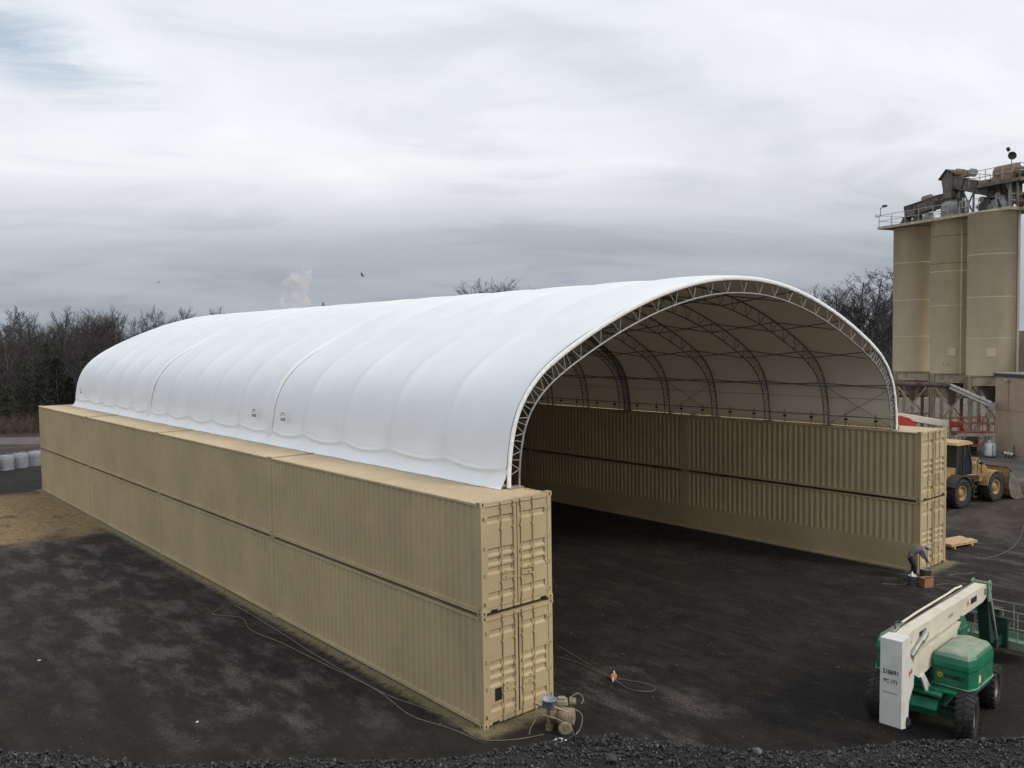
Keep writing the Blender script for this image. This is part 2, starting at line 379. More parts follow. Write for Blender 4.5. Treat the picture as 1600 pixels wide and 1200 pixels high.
# ------------------------------------------------------------------ ground
def ground_material():
    m, t = newmat('dark_yard_ground')
    x, y, z = t.xyz()
    wx = t.m('MULTIPLY', t.m('SUBTRACT', t.noise(0.35, 5, .6, off=(1, 2, 3)), .5), 5.0)
    wy = t.m('MULTIPLY', t.m('SUBTRACT', t.noise(0.35, 5, .6, off=(8, 5, 3)), .5), 5.0)
    X = t.m('ADD', x, wx); Y = t.m('ADD', y, wy)
    def band(v, a, b, s):
        return t.m('MULTIPLY', t.ss(v, a - s, a + s), t.m('SUBTRACT', 1.0, t.ss(v, b - s, b + s)))
    def box(x0, x1, y0, y1, s=1.0, XX=X, YY=Y):
        return t.m('MULTIPLY', band(XX, x0, x1, s), band(YY, y0, y1, s))
    grain = t.noise(13, 6, 0.8); mid = t.noise(1.1, 8, 0.72); big = t.noise(0.12, 5, 0.6, off=(4, 9, 1))
    tracks = t.noise(1.3, 6, 0.65, sc=(1, 0.10, 1), rot=0.12)
    c = t.mix(t.ss(mid, 0.32, 0.68), (.0125, .0105, .0090), (.030, .0255, .0220))
    c = t.mix(t.m('MULTIPLY', t.ss(big, 0.42, 0.68), 0.55), c, (.036, .030, .0255))
    c = t.mix(t.m('MULTIPLY', t.ss(tracks, 0.52, 0.66), 0.35), c, (.052, .045, .041))
    fk = t.noise(1.6, 9, .80, sc=(1, .42, 1), rot=.5, off=(5, 5, 5)); c = t.mix(t.m('MULTIPLY', t.ss(fk, .575, .66), .55), c, (.105, .093, .085))
    # pale dust along the left row, by the sprayer and by the far right corner
    sp = t.m('MULTIPLY', t.ss(t.noise(1.0, 8, .70, sc=(1, .42, 1), off=(2, 7, 0), rot=.10), .45, .66), t.ss(t.noise(14, 6, .85), .40, .58))
    def dust(maskk, amt, colr):
        nonlocal c
        c = t.mix(t.m('MULTIPLY', t.m('MULTIPLY', maskk, sp), amt), c, colr)
    dust(box(-5.5, -0.2, 2, 37, 2.2), .95, (.185, .163, .154))
    dust(box(-12, -3, 8, 34, 3), 0.7, (.115, .100, .092))
    dust(box(1.8, 6.5, -4, 1.6, 1.3), 1.0, (.175, .150, .135))
    dust(box(19, 33, -7.5, 0.5, 1.8), 0.95, (.150, .135, .120))
    dust(box(7, 22, -4, 12, 3), 0.6, (.085, .072, .062))
    # tyre tracks along the left yard
    for x0_, cv, ph in ((-6.3, .05, .4), (-8.2, .05, .4), (-3.3, -.02, 1.7)):
        xs = t.m('ADD', t.m('ADD', x, t.m('MULTIPLY', t.m('SUBTRACT', y, 12.0), cv)), t.m('MULTIPLY', t.m('SINE', t.m('ADD', t.m('MULTIPLY', y, .13), ph)), .5))
        tb_ = t.m('MULTIPLY', band(xs, x0_ - .22, x0_ + .22, .07), t.ss(mid, .35, .6)); c = t.mix(t.m('MULTIPLY', tb_, t.m('ADD', .32, t.m('MULTIPLY', t.m('SINE', t.m('MULTIPLY', y, 22.0)), .16))), c, (.009, .008, .0075))
    # sandy straw patch beyond the left row
    straw = t.m('MULTIPLY', box(-10, 1.4, 32.0, 48, 1.2), t.ss(t.noise(0.9, 8, .75, off=(3, 3, 3)), .30, .47))
    c = t.mix(straw, c, t.mix(t.ss(t.noise(3, 5, .7), .3, .7), (.20, .135, .060), (.36, .26, .135)))
    # brown trafficked dirt behind the right row, grey apron by the plant
    dirt = t.m('MULTIPLY', box(31, 48, -30, 40, 2.0), 0.9)
    c = t.mix(dirt, c, t.mix(t.ss(t.noise(0.7, 8, .75, sc=(.5, 1, 1)), .38, .62), (.040, .031, .026), (.105, .085, .070)))
    apr = t.m('MULTIPLY', box(48, 140, -60, 60, 2.0), 0.95)
    c = t.mix(apr, c, t.mix(t.ss(t.noise(0.4, 6, .65), .35, .65), (.145, .130, .115), (.235, .215, .195)))
    # far end: dark yard, brown bank, grey haul road, leaf litter under the wood
    dpt = t.m('ADD', t.m('MULTIPLY', t.m('SUBTRACT', x, CAM.x), F2.x), t.m('MULTIPLY', t.m('SUBTRACT', y, CAM.y), F2.y))
    dw = t.m('ADD', dpt, t.m('MULTIPLY', wx, 0.4))
    lft = t.m('SUBTRACT', 1.0, t.ss(x, 30, 45))
    fb = t.mix(t.ss(t.noise(0.5, 6, .7, sc=(.3, 1, 1), rot=.7), .35, .65), (.045, .032, .026), (.095, .070, .055))
    c = t.mix(t.m('MULTIPLY', t.m('MULTIPLY', band(dw, 69, 86, 1.2), lft), .9), c, fb)
    c = t.mix(t.m('MULTIPLY', t.m('MULTIPLY', band(dw, 86, 93, .9), lft), .9), c, t.mix(t.ss(mid, .3, .7), (.12, .105, .10), (.20, .18, .17)))
    lit = t.mix(t.ss(t.noise(0.7, 6, .7), .35, .65), (.035, .026, .021), (.080, .055, .040))
    c = t.mix(t.ss(dw, 93, 96), c, lit)
    # tan paint overspray against the container rows
    spn = t.m('MULTIPLY', t.m('SUBTRACT', t.noise(3.0, 4, .65), .5), .6)
    def spray(x0, x1, y0, y1, amt):
        nonlocal c
        nx = t.m('ADD', x, spn)
        ny = t.m('ADD', y, spn)
        f = t.m('MULTIPLY', t.m('MULTIPLY', t.ss(nx, x0 - .42, x0 - .02), t.m('SUBTRACT', 1.0, t.ss(nx, x1 + .02, x1 + .42))),
                t.m('MULTIPLY', t.ss(ny, y0 - .55, y0 - .05), t.m('SUBTRACT', 1.0, t.ss(ny, y1, y1 + .6))))
        c = t.mix(t.m('MULTIPLY', f, amt), c, t.mix(t.ss(grain, .35, .65), (.19, .155, .085), (.36, .30, .175)))
    spray(-0.10, 2.45, -0.15, 48.9, 0.95); spray(22.30, 24.80, -1.0, 48, 0.95)
    c = t.mix(t.m('MULTIPLY', t.ss(grain, .56, .74), .42), c, (.10, .092, .085))
    c = t.mix(t.m('MULTIPLY', t.ss(t.noise(5, 4, .7, off=(2, 8, 4)), .50, .72), .5), c, (.010, .0095, .009))
    t.put(t.b.inputs['Base Color'], c)
    damp = t.m('MULTIPLY', t.ss(t.noise(0.55, 5, .6, sc=(.5, 1, 1), off=(6, 1, 1)), .60, .70), box(30, 50, -20, 12, 3))
    t.put(t.b.inputs['Roughness'], t.m('SUBTRACT', 0.92, t.m('MULTIPLY', damp, .55)))
    t.b.inputs['Specular IOR Level'].default_value = 0.3
    t.bump(t.m('ADD', t.m('MULTIPLY', grain, .35), t.m('ADD', t.m('MULTIPLY', mid, .9), t.m('MULTIPLY', tracks, .8))), 0.20)
    return m
def axis_lines(a, b, c0, c1, step):
    L = list(np.arange(c0, c1 + .01, step)); s = step; p = c1
    while p < b: s *= 1.25; p += s; L.append(p)
    s = step; p = c0
    while p > a: s *= 1.25; p -= s; L.insert(0, p)
    return L
gx = axis_lines(-700, 1500, -30, 150, 2.0); gy = axis_lines(-500, 1600, -30, 170, 2.0)
gv = [(x, y, ground_z(x, y)) for y in gy for x in gx]; nx_ = len(gx)
gf = [(j*nx_+i, j*nx_+i+1, (j+1)*nx_+i+1, (j+1)*nx_+i) for j in range(len(gy)-1) for i in range(nx_-1)]
g = MB(); g.add(gv, gf, True); go = g.build('ground', ground_material()); tag(go, kind='structure')

# the stone heap the photographer stands on
def heap_z(d, l):
    crest = 3.45 + .05 * math.sin(l * 2.1 + .6) + .03 * math.sin(l * 5.3)
    top = 8.235 + .018 * math.sin(l * 3.3 + 1) + .012 * math.sin(d * 7 + l * 4) + 0.05 * sstep(0.9, 2.1, l) * sstep(2.5, 3.4, d)
    z = top - max(0, d - crest) * 0.78 - .06 * sstep(-.25, .35, d - crest)
    z -= max(0, abs(l) - 9) * .7 + max(0, -d - 7) * .7
    return max(z, -0.3)
hd = list(np.arange(-20, 1.5, 1.0)) + list(np.arange(1.5, 5.0, .12)) + list(np.arange(5, 17, .8))
hl = list(np.arange(-26, -5, 1.2)) + list(np.arange(-5, 5.01, .15)) + list(np.arange(5.6, 26, 1.2))
hm = MB(); hm.add([dl(d, l, heap_z(d, l)) for d in hd for l in hl],
                  [(j*len(hl)+i, j*len(hl)+i+1, (j+1)*len(hl)+i+1, (j+1)*len(hl)+i) for j in range(len(hd)-1) for i in range(len(hl)-1)], True)
tag(hm.build('stone_heap', MT['coalbed']), kind='structure')
def ico():
    p = (1 + 5 ** .5) / 2
    v = np.array([(-1, p, 0), (1, p, 0), (-1, -p, 0), (1, -p, 0), (0, -1, p), (0, 1, p), (0, -1, -p), (0, 1, -p), (p, 0, -1), (p, 0, 1), (-p, 0, -1), (-p, 0, 1)]) / math.hypot(1, p)
    f = np.array([(0,11,5),(0,5,1),(0,1,7),(0,7,10),(0,10,11),(1,5,9),(5,11,4),(11,10,2),(10,7,6),(7,1,8),(3,9,4),(3,4,2),(3,2,6),(3,6,8),(3,8,9),(4,9,5),(2,4,11),(6,2,10),(8,6,7),(9,8,1)])
    return v, f
IV, IF = ico()
def stones():
    rs = np.random.RandomState(3); V = []; Fc = []; b = 0
    ov = np.array([(1, 0, 0), (-1, 0, 0), (0, 1, 0), (0, -1, 0), (0, 0, 1), (0, 0, -1)], float); of = np.array([(0, 2, 4), (2, 1, 4), (1, 3, 4), (3, 0, 4), (2, 0, 5), (1, 2, 5), (3, 1, 5), (0, 3, 5)])
    for i in range(80000):
        l = rs.uniform(-3.6, 3.6); d = 2.75 + rs.beta(1.4, 1.6) * 1.15
        r = min(.022, .0036 * math.exp(rs.normal(0, .42)) + (.007 if rs.rand() < .015 else 0))
        big_ = r > .008; v = (IV if big_ else ov * 1.15) * (1 + rs.uniform(-.32, .32, (12 if big_ else 6, 1))) * (r * np.array([rs.uniform(.75, 1.35), rs.uniform(.75, 1.2), rs.uniform(.6, .95)]))
        a, c_, e = rs.uniform(0, 6.28, 3)
        R = np.array(Euler((a * .3, c_ * .3, e)).to_matrix()); v = v @ R.T
        p = dl(d, l, heap_z(d, l) + r * rs.uniform(-.1, .75))
        V.append(v + np.array(p)); Fc.append((IF if big_ else of) + b); b += 12 if big_ else 6
    V = np.concatenate(V); Fc = np.concatenate(Fc)
    me = bpy.data.meshes.new('loose_stones'); me.from_pydata(V.tolist(), [], Fc.tolist()); me.materials.append(MT['coal'])
    return link('loose_stones', me)
tag(stones(), 'loose black crushed stone covering the heap in the foreground', 'crushed stone', kind='stuff')
def rock(d, l, r, lab, seed, mat='coal', name='rock'):
    rs = np.random.RandomState(seed)
    v = IV * (1 + rs.uniform(-.25, .25, (12, 1))) * r * np.array([1.25, .9, .75])
    mb = MB(); mb.add([tuple(p) for p in v], [tuple(f) for f in IF])
    o = mb.build(name, MT[mat], None, dl(d, l, heap_z(d, l) + r * .45), (0, 0, seed), bevel=r * .12)
    return tag(o, lab, 'rock')
MT['rockgrey'] = pm('grey_stone', (.10, .10, .098), 0.8, 0, 0.3, 20)
rock(3.30, .37, .030, 'dark rounded stone lying on the heap left of centre in the foreground', 4)
rock(3.42, .98, .022, 'dark angular stone on the heap crest below the paint sprayer', 5, 'rockgrey')

def clods():
    rs = np.random.RandomState(9); V = []; Fc = []; b = 0
    ov = np.array([(1, 0, 0), (-1, 0, 0), (0, 1, 0), (0, -1, 0), (0, 0, 1), (0, 0, -1)], float); of = np.array([(0, 2, 4), (2, 1, 4), (1, 3, 4), (3, 0, 4), (2, 0, 5), (1, 2, 5), (3, 1, 5), (0, 3, 5)])
    for i in range(26000):
        if i % 3 == 0: x, y = rs.uniform(-14, -.1), rs.uniform(-4, 40)
        elif i % 3 == 1: x, y = rs.uniform(2.5, 22), rs.uniform(-11, 22)
        else: x, y = rs.uniform(3, 50), rs.uniform(-11, 3) 
        if (0 < x < 2.45 and y > 0) or (XR_ < x < XR_ + 2.45 and y > -.9): continue
        r = .010 * math.exp(rs.normal(0, .5)); v = ov * (1 + rs.uniform(-.35, .35, (6, 1))) * r * np.array([1.2, 1, .7])
        a = rs.uniform(0, 6.28); R = np.array([[math.cos(a), -math.sin(a), 0], [math.sin(a), math.cos(a), 0], [0, 0, 1]])
        V.append(v @ R.T + np.array([x, y, r * .35])); Fc.append(of + b); b += 6
    me = bpy.data.meshes.new('gravel'); me.from_pydata(np.concatenate(V).tolist(), [], np.concatenate(Fc).tolist())
    me.materials.append(pm('mixed_gravel', (.055, .048, .042), .85, 0, .75, 1.7, dirt=(.16, .14, .12), dirt_amt=.7, dscale=3.1)); return link('gravel', me)
XR_ = 22.33
tag(clods(), 'small loose gravel and clods scattered over the dark yard', 'gravel', kind='stuff')

# ------------------------------------------------------------------ shipping containers
CL, CW, CH = 12.192, 2.438, 2.896
def corr_profile(L, y0, pitch=.278, flat=.072, slope=.068):
    pts = [(y0, 0)]; y = y0 + .06
    n = int((L - .12) / pitch); pad = (L - n * pitch) / 2; y = y0 + pad; pts = [(y0, 0), (y, 0)]
    for i in range(n):
        pts += [(y + .036, 0), (y + .036 + slope, 1), (y + .036 + slope + flat, 1), (y + .036 + 2 * slope + flat, 0)]
        y += pitch
    pts.append((y0 + L, 0)); return pts
def side_mesh():
    mb = MB(); pr = corr_profile(CL - .16, .08)
    vs = []
    for y, d in pr:
        x = .030 + .045 * d; vs += [(x, y, .150), (x, y, CH - .098)]
    mb.add(vs, [(2*i, 2*i+1, 2*i+3, 2*i+2) for i in range(len(pr)-1)]); return mb
def roof_mesh():
    mb = MB(); pr = corr_profile(CL - .30, .15, .21, .05, .05)
    vs = []
    for y, d in pr:
        z = CH - .049 - .016 * d; vs += [(.06, y, z), (CW - .06, y, z)]
    mb.add(vs, [(2*i, 2*i+2, 2*i+3, 2*i+1) for i in range(len(pr)-1)]); return mb
CM = {}
CM['side'] = side_mesh().mesh('side_panel', MT['tan']); CM['roof'] = roof_mesh().mesh('roof_panel', MT['tanroof'])
r_ = MB(); r_.bb(.005, .085, .17, CL - .17, .052, .158); CM['brail'] = r_.mesh('bottom_rail', MT['tan'])
r_ = MB(); r_.bb(.007, .085, .17, CL - .17, CH - .102, CH - .045); CM['trail'] = r_.mesh('top_rail', MT['tan'])
r_ = MB(); r_.bb(.020, .16, .010, .085, .118, CH - .118); CM['post'] = r_.mesh('corner_post', MT['tan'])
c_ = MB(); c_.bb(0, .162, 0, .178, 0, .118)
CM['cast'] = c_.mesh('corner_casting', MT['tan'])
sl_ = MB()
def slot_face(mb, ax):
    pts = [(math.cos(a) * .022, math.sin(a) * .022 + (.018 if math.sin(a) > 0 else -.018)) for a in np.linspace(0, 2 * PI, 12, endpoint=False)]
    if ax == 'x': vs = [(-.002, .089 + p, .059 + q) for p, q in pts]
    else: vs = [(.081 + p, -.002, .059 + q) for p, q in pts]
    mb.add(vs, [tuple(range(12))])
slot_face(sl_, 'x'); CM['slotx'] = sl_.mesh('slot', MT['slot']); sl_ = MB(); slot_face(sl_, 'y'); CM['sloty'] = sl_.mesh('slot', MT['slot'])
r_ = MB(); r_.bb(.165, CW - .165, CL - .03, CL - .012, .12, CH - .02)
r_.bb(.05, CW - .05, .2, CL - .05, .10, .14); CM['end'] = r_.mesh('end_panel', MT['tan'])
r_ = MB(); r_.bb(.162, CW - .162, .012, .10, CH - .118, CH - .030); r_.bb(.165, CW - .165, -.004, .012, CH - .128, CH - .112); CM['head'] = r_.mesh('door_header', MT['tan'])
r_ = MB(); r_.bb(.162, CW - .162, .012, .11, .055, .148); CM['sill'] = r_.mesh('door_sill', MT['tan'])
r_ = MB(); r_.bb(-.11, .11, .004, .012, .056, .110); CM['fork'] = r_.mesh('fork_pocket', MT['slot'])
DW = (CW - .32) / 2 - .006; DH = CH - .118 - .150 - .016
def door_mesh():
    mb = MB(); zs = [(0, 0)]
    def rec(c, h):
        zs.extend([(c - h/2 - .06, 0), (c - h/2, 1), (c + h/2 - .025, 1), (c + h/2, 0)])
    for c in (.33, .98, 1.22, 1.46, 2.28): rec(c, .13)
    zs.append((DH, 0)); xs = [(0, 0), (.085, 0), (.10, 1), (DW - .10, 1), (DW - .085, 0), (DW, 0)]
    vs = [(x, .050 * a * d, z) for z, d in zs for x, a in xs]; n = 6
    mb.add(vs, [(j*n+i, j*n+i+1, (j+1)*n+i+1, (j+1)*n+i) for j in range(len(zs)-1) for i in range(5)])
    mb.bb(0, .03, .003, .04, 0, DH); mb.bb(DW - .03, DW, .003, .04, 0, DH)
    return mb
CM['door'] = door_mesh().mesh('door', MT['tan'])
r_ = MB(); r_.cyl((0, 0, -.04), (0, 0, DH + .06), .0175, n=8)
for z in (.05, .62, 1.32, 2.0, DH - .06): r_.bb(-.04, .04, -.016, .026, z - .03, z + .03)
for z in (-.05, DH + .045): r_.bb(-.045, .045, -.03, .03, z - .035, z + .035)
CM['rod'] = r_.mesh('lock_rod', MT['tan'])
r_ = MB(); r_.bar((0, -.02, 0), (-.40, -.028, -.02), .012, .03); r_.bb(-.28, -.24, -.022, .012, -.035, .03); CM['handle'] = r_.mesh('door_handle', MT['tan'])
r_ = MB(); r_.bb(-.10, .05, -.012, .006, -.045, .045); r_.cyl((-.03, -.012, -.06), (-.03, -.012, .06), .016, n=8); CM['hinge'] = r_.mesh('door_hinge', MT['tan'])
r_ = MB(); r_.bb(-.006, .006, .004, .02, 0, DH); CM['gasket'] = r_.mesh('door_gasket', MT['slot'])
r_ = MB(); r_.tube([(-.004, 0, 0), (-.012, 0, -.02), (-.012, 0, -.13), (-.012, .06, -.15), (-.012, .06, -.04)], .008, 6); CM['ring'] = r_.mesh('lashing_ring', MT['tan'])

def container(loc, label, doors, ymin_gap=0):
    root = empty('shipping_container', loc, 0, label, 'container', 'tan containers stacked as the two side walls')
    for s in (0, 1):
        sc = (1, 1, 1) if s == 0 else (-1, 1, 1); ox = 0 if s == 0 else CW
        for key, nm in (('side', 'side_panel'), ('brail', 'bottom_rail'), ('trail', 'top_rail')):
            o = link(nm, CM[key], root, (ox, 0, 0)); o.scale = sc
        for e in (0, 1):
            o = link('corner_post', CM['post'], root, (ox, CL * e, 0)); o.scale = (sc[0], 1 if e == 0 else -1, 1)
            for z in (0, CH - .118):
                o = link('corner_casting', CM['cast'], root, (ox, CL * e, z)); o.scale = (sc[0], 1 if e == 0 else -1, 1)
                link('casting_slot', CM['slotx'], o); link('casting_slot', CM['sloty'], o)
    link('roof_panel', CM['roof'], root); link('end_panel', CM['end'], root)
    link('lashing_ring', CM['ring'], root, (0, .62, CH - .25))
    if doors:
        link('door_header', CM['head'], root); link('door_sill', CM['sill'], root); [link('fork_pocket', CM['fork'], root, (x, 0, 0)) for x in (.41, CW - .34)]
        for s in (0, 1):
            x0 = .16 if s == 0 else CW - .16
            d = link('door', CM['door'], root, (x0, .028, .158)); d.scale = (1 if s == 0 else -1, 1, 1)
            for x in (.52, DW - .12): link('lock_rod', CM['rod'], d, (x, -.028, 0))
            for x, z in ((.62 + .3, .86), (DW - .12, .70)): link('door_handle', CM['handle'], d, (x, -.03, z))
            for z in (.12, .85, 1.55, 2.30): link('door_hinge', CM['hinge'], d, (.01, -.006, z))
        gk = link('door_gasket', CM['gasket'], root, (CW / 2, .014, .16)); gk.scale = (1.0 if loc[2] > 1 else 2.6, 1, 1)
    else:
        o = link('end_panel', CM['end'], root, (0, CL, 0)); o.scale = (1, -1, 1)
    return root
XR, YR = 22.3306, -0.850
ords = ['nearest', 'second', 'third', 'farthest']
CONT = {}
for side, x0, y0 in (('left', 0, 0), ('right', XR, YR)):
    for k in range(4):
        for tier in (0, 1):
            dz = .012
            z = tier * (CH + .018)
            lab = '%s container in the %s tier of the %s row%s' % (ords[k], ('lower', 'upper')[tier], side, ', doors facing the yard' if k == 0 else '')
            CONT[side, k, tier] = container((x0 + random.uniform(-.008, .008), y0 + k * (CL + .006), z), 'tan ' + lab, k == 0)
pl = MB(); pl.bb(.30, .52, -.012, -.006, .47, .80); pl.build('placard', MT['slot'], CONT['left', 0, 0], (.10, .028, .16))
TOP = 2 * CH + .018 - .045

# flat plate lining the foot of the right row
wl = empty('push_wall', (XR - .02, YR + .05, 0), 0, 'smooth tan plate wall along the foot of the right container row', 'wall')
for k in range(20):
    p = MB(); p.bb(-.06, 0, k * 2.435 + .004, (k + 1) * 2.435 - .004, .02, 1.14 + random.uniform(-.012, .012)); p.build('panel', MT['tan'], wl)
for k in range(10):
    b = MB(); b.bb(-.15, -.062, k * 4.87 + .01, (k + 1) * 4.87 - .02, -.02, .075 + random.uniform(-.015, .02)); b.build('base_board', MT['tanroof'], wl)

# ------------------------------------------------------------------ fabric roof on trusses
SK = 0.0419; CX = 12.45
HALF = [(0, 11.90), (1, 11.87), (2, 11.76), (3, 11.57), (4, 11.32), (5, 11.0), (6, 10.62), (7, 10.18), (8, 9.68), (8.6, 9.34), (9.2, 8.93), (9.7, 8.44), (10.05, 7.9), (10.25, 7.35), (10.37, 6.7), (10.42, 6.2), (10.43, 5.755)]
def smooth_profile():
    P = [(-s, z) for s, z in reversed(HALF)] + HALF[1:]
    P = np.array(P, float)
    for _ in range(3):
        Q = [P[0]]
        for a, b in zip(P[:-1], P[1:]): Q += [.75*a + .25*b, .25*a + .75*b]
        Q.append(P[-1]); P = np.array(Q)
    d = np.r_[0, np.cumsum(np.hypot(*np.diff(P, axis=0).T))]
    return P, d
PF, PD = smooth_profile(); PLEN = PD[-1]
def prof(a):
    """point and outward normal at arc length a"""
    s = np.interp(a, PD, PF[:, 0]); z = np.interp(a, PD, PF[:, 1])
    e = .12; s0, s1 = np.interp(a - e, PD, PF[:, 0]), np.interp(a + e, PD, PF[:, 0]); z0, z1 = np.interp(a - e, PD, PF[:, 1]), np.interp(a + e, PD, PF[:, 1])
    t = np.array([s1 - s0, z1 - z0]); t /= np.hypot(*t) + 1e-9
    return s, z, -t[1], t[0]
def arc_of(sv):                                  # arc length where signed s == sv
    return float(np.interp(sv, PF[:, 0], PD))
def tw(s, y, z): return (CX + s, y - SK * (CX + s - 2.2), z)
BAY = 3.05; Y0 = 1.35
roof = empty('fabric_roof', (CX, Y0, TOP), 0, 'white fabric arch roof spanning the two container rows', 'roof')
def rl(p): return (p[0] - CX, p[1] - Y0, p[2] - TOP)
from mathutils import noise as mnoise
def cover_disp(a, k, v):
    """outward displacement of the cloth at arc a, bay k, position v in the bay"""
    s, z, nx, nz = prof(a)
    edge = min(a, PLEN - a)
    bul = 4 * v * (1 - v)
    d = (-.135 + .20 * sstep(3.0, 8.5, edge)) * (bul ** .62) * sstep(.0, 1.0, edge) + .02 * bul
    d += .024 * math.exp(-(min(v, 1 - v) / .03) ** 2) * (1 - sstep(4.0, 9.0, edge))
    if edge < 1.3:
        rk = math.sin(k * 12.9898 + 4.1) * 43.7; rk -= math.floor(rk); vv = v ** (.75 + .5 * rk); zf = 6.36 - (.13 + .14 * rk) * 4 * vv * (1 - vv) + .05 * (rk - .5) + .018 * mnoise.noise(Vector((k * 1.7 + v * 4, 3.3, 0)))
        d += .016 * mnoise.noise(Vector(((k + v) * 11, z * .8, 9.0))) * sstep(0, .5, edge)
        d += .042 * math.exp(-((z - zf) / .035) ** 2) * (.35 + .65 * bul)
        if z < zf:
            q = (zf - z) / max(.2, zf - 5.83); d += -.035 * math.sin(q * PI) + .16 * q * q
            d += .03 * mnoise.noise(Vector((k * 3.1 + v * 9, z * 3, 1.7))) * q + .022 * math.sin(v * 19 + k) * (1 - bul) * q
    d += .012 * mnoise.noise(Vector((a * .9, (k + v) * 2.2, 5.1)))
    return d
NA = 150
def arcs_list():
    L = list(np.linspace(0, 1.0, 26)) + list(np.linspace(1.0, PLEN - 1.0, NA))[1:-1] + list(np.linspace(PLEN - 1.0, PLEN, 26)); return L
AL = arcs_list()
def cover_section(k0, k1, ya, yb):
    mb = MB(); cols = []
    for k in range(k0, k1):
        for j in range(18): cols.append((k, j / 18))
    cols.append((k1 - 1, 1.0)); vs = []
    for k, v in cols:
        y = Y0 + (k + v) * BAY
        if (k, v) == (k0, 0): y += ya
        if (k, v) == (k1 - 1, 1.0): y += yb
        for a in AL:
            s, z, nx, nz = prof(a); d = cover_disp(a, k, v) + .05
            zz = z + nz * d
            if z < 5.95: zz -= .02
            vs.append(rl(tw(s + nx * d, y, max(zz, TOP + .004))))
    n = len(AL)
    mb.add(vs, [(i*n+j, i*n+j+1, (i+1)*n+j+1, (i+1)*n+j) for i in range(len(cols)-1) for j in range(n-1)], True)
    return mb
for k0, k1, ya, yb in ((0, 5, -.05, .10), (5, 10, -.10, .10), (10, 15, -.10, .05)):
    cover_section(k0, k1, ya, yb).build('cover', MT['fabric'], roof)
# doubled strip over each joint between covers
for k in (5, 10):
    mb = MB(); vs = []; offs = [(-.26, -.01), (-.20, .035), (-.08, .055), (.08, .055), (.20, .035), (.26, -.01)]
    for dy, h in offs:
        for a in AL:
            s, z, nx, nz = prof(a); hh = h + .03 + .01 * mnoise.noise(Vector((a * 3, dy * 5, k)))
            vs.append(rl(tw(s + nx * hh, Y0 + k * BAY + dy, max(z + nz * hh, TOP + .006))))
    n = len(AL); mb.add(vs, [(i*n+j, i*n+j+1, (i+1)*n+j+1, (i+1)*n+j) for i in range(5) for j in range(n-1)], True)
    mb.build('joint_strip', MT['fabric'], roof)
# rolled hem round both open ends
for ye, sg in ((0, -1), (15 * BAY, 1)):
    mb = MB(); vs = []; A = np.linspace(0, PLEN, 420)
    ring = [(.055, .0), (.045, .04), (.0, .065), (-.04, .07), (-.08, .06), (-.11, .035), (-.12, .0)]
    for a in A:
        s, z, nx, nz = prof(a)
        wv = .8 * mnoise.noise(Vector((a * 4.5, ye, 2.0))) + .8 * mnoise.noise(Vector((a * 13, ye, 7.0)))
        wide = .85 if 4 < a < PLEN - 4 else .72
        for i, (dn, dy) in enumerate(ring):
            q = i / 6; dn = dn * (wide if dn < 0 else 1)
            vs.append(rl(tw(s + nx * (dn + .020 * wv * q), Y0 + ye + sg * (.05 + dy * .6 + (.026 * wv * math.sin(q * PI))), max(z + nz * dn, TOP + .005))))
    n = 7; mb.add(vs, [(i*n+j, (i+1)*n+j, (i+1)*n+j+1, i*n+j+1) for i in range(len(A)-1) for j in range(n-1)], True)
    mb.build('hem', MT['hem'], roof)
# closing fabric at the far end, down to the ground between the rows
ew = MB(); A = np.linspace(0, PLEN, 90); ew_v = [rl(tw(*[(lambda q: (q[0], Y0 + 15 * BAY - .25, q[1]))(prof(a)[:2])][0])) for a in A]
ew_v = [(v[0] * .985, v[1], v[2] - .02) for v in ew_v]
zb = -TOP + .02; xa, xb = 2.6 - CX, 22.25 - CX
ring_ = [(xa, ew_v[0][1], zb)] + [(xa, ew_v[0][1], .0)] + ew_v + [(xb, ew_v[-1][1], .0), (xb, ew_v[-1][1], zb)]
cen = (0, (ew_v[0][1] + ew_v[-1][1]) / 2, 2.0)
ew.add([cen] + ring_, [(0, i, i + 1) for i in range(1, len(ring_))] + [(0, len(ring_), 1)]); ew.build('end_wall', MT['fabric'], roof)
# trusses: outer chord, inner chord, web
def depth_at(a):
    e = min(a, PLEN - a); return .44 + .09 * sstep(.5, 5, e)
def truss_meshes(web_r=.015):
    A = np.linspace(0.03, PLEN - .03, 110)
    oc = []; ic = []
    for a in A:
        s, z, nx, nz = prof(a); D = depth_at(a)
        oc.append((s - nx * .04, -SK * s, z - nz * .04 - TOP)); ic.append((s - nx * D, -SK * s, max(z - nz * D - TOP, .01)))
    o = MB(); o.tube(oc, .034, 8); i_ = MB(); i_.tube(ic, .030, 8); wb = MB()
    def P(a, inner):
        s, z, nx, nz = prof(a); D = depth_at(a) if inner else .04
        return Vector((s - nx * D, -SK * s, max(z - nz * D - TOP, .02)))
    a = .25
    while a < PLEN - .3:
        e = min(a, PLEN - a); pitch = .55 if e < 4.6 else .92; hw = .24 if e >= 4.6 else .19
        if a + pitch > PLEN - .2: break
        c = a + pitch / 2
        l, r, b = P(c - hw, False), P(c + hw, False), P(c, True)
        bl = b + (l - b) * .16; br = b + (r - b) * .16
        wb.tube([l, bl, b * .75 + (bl + br) * .125, br, r], web_r, 6)
        if e < 4.6:
            wb.cyl(P(c + pitch / 2, False), P(c + pitch / 2, True), web_r * .9, n=6)
        a += pitch
    for sg in (-1, 1):                                  # base plate
        x = sg * (10.43 - .20); wb.box((x, -SK * x, .015), (.55, .30, .02))
    return (('outer_chord', o.mesh('outer_chord', MT['galvdark'])), ('inner_chord', i_.mesh('inner_chord', MT['galvdark'])), ('web', wb.mesh('web', MT['galvdark'])))
TMesh = truss_meshes()
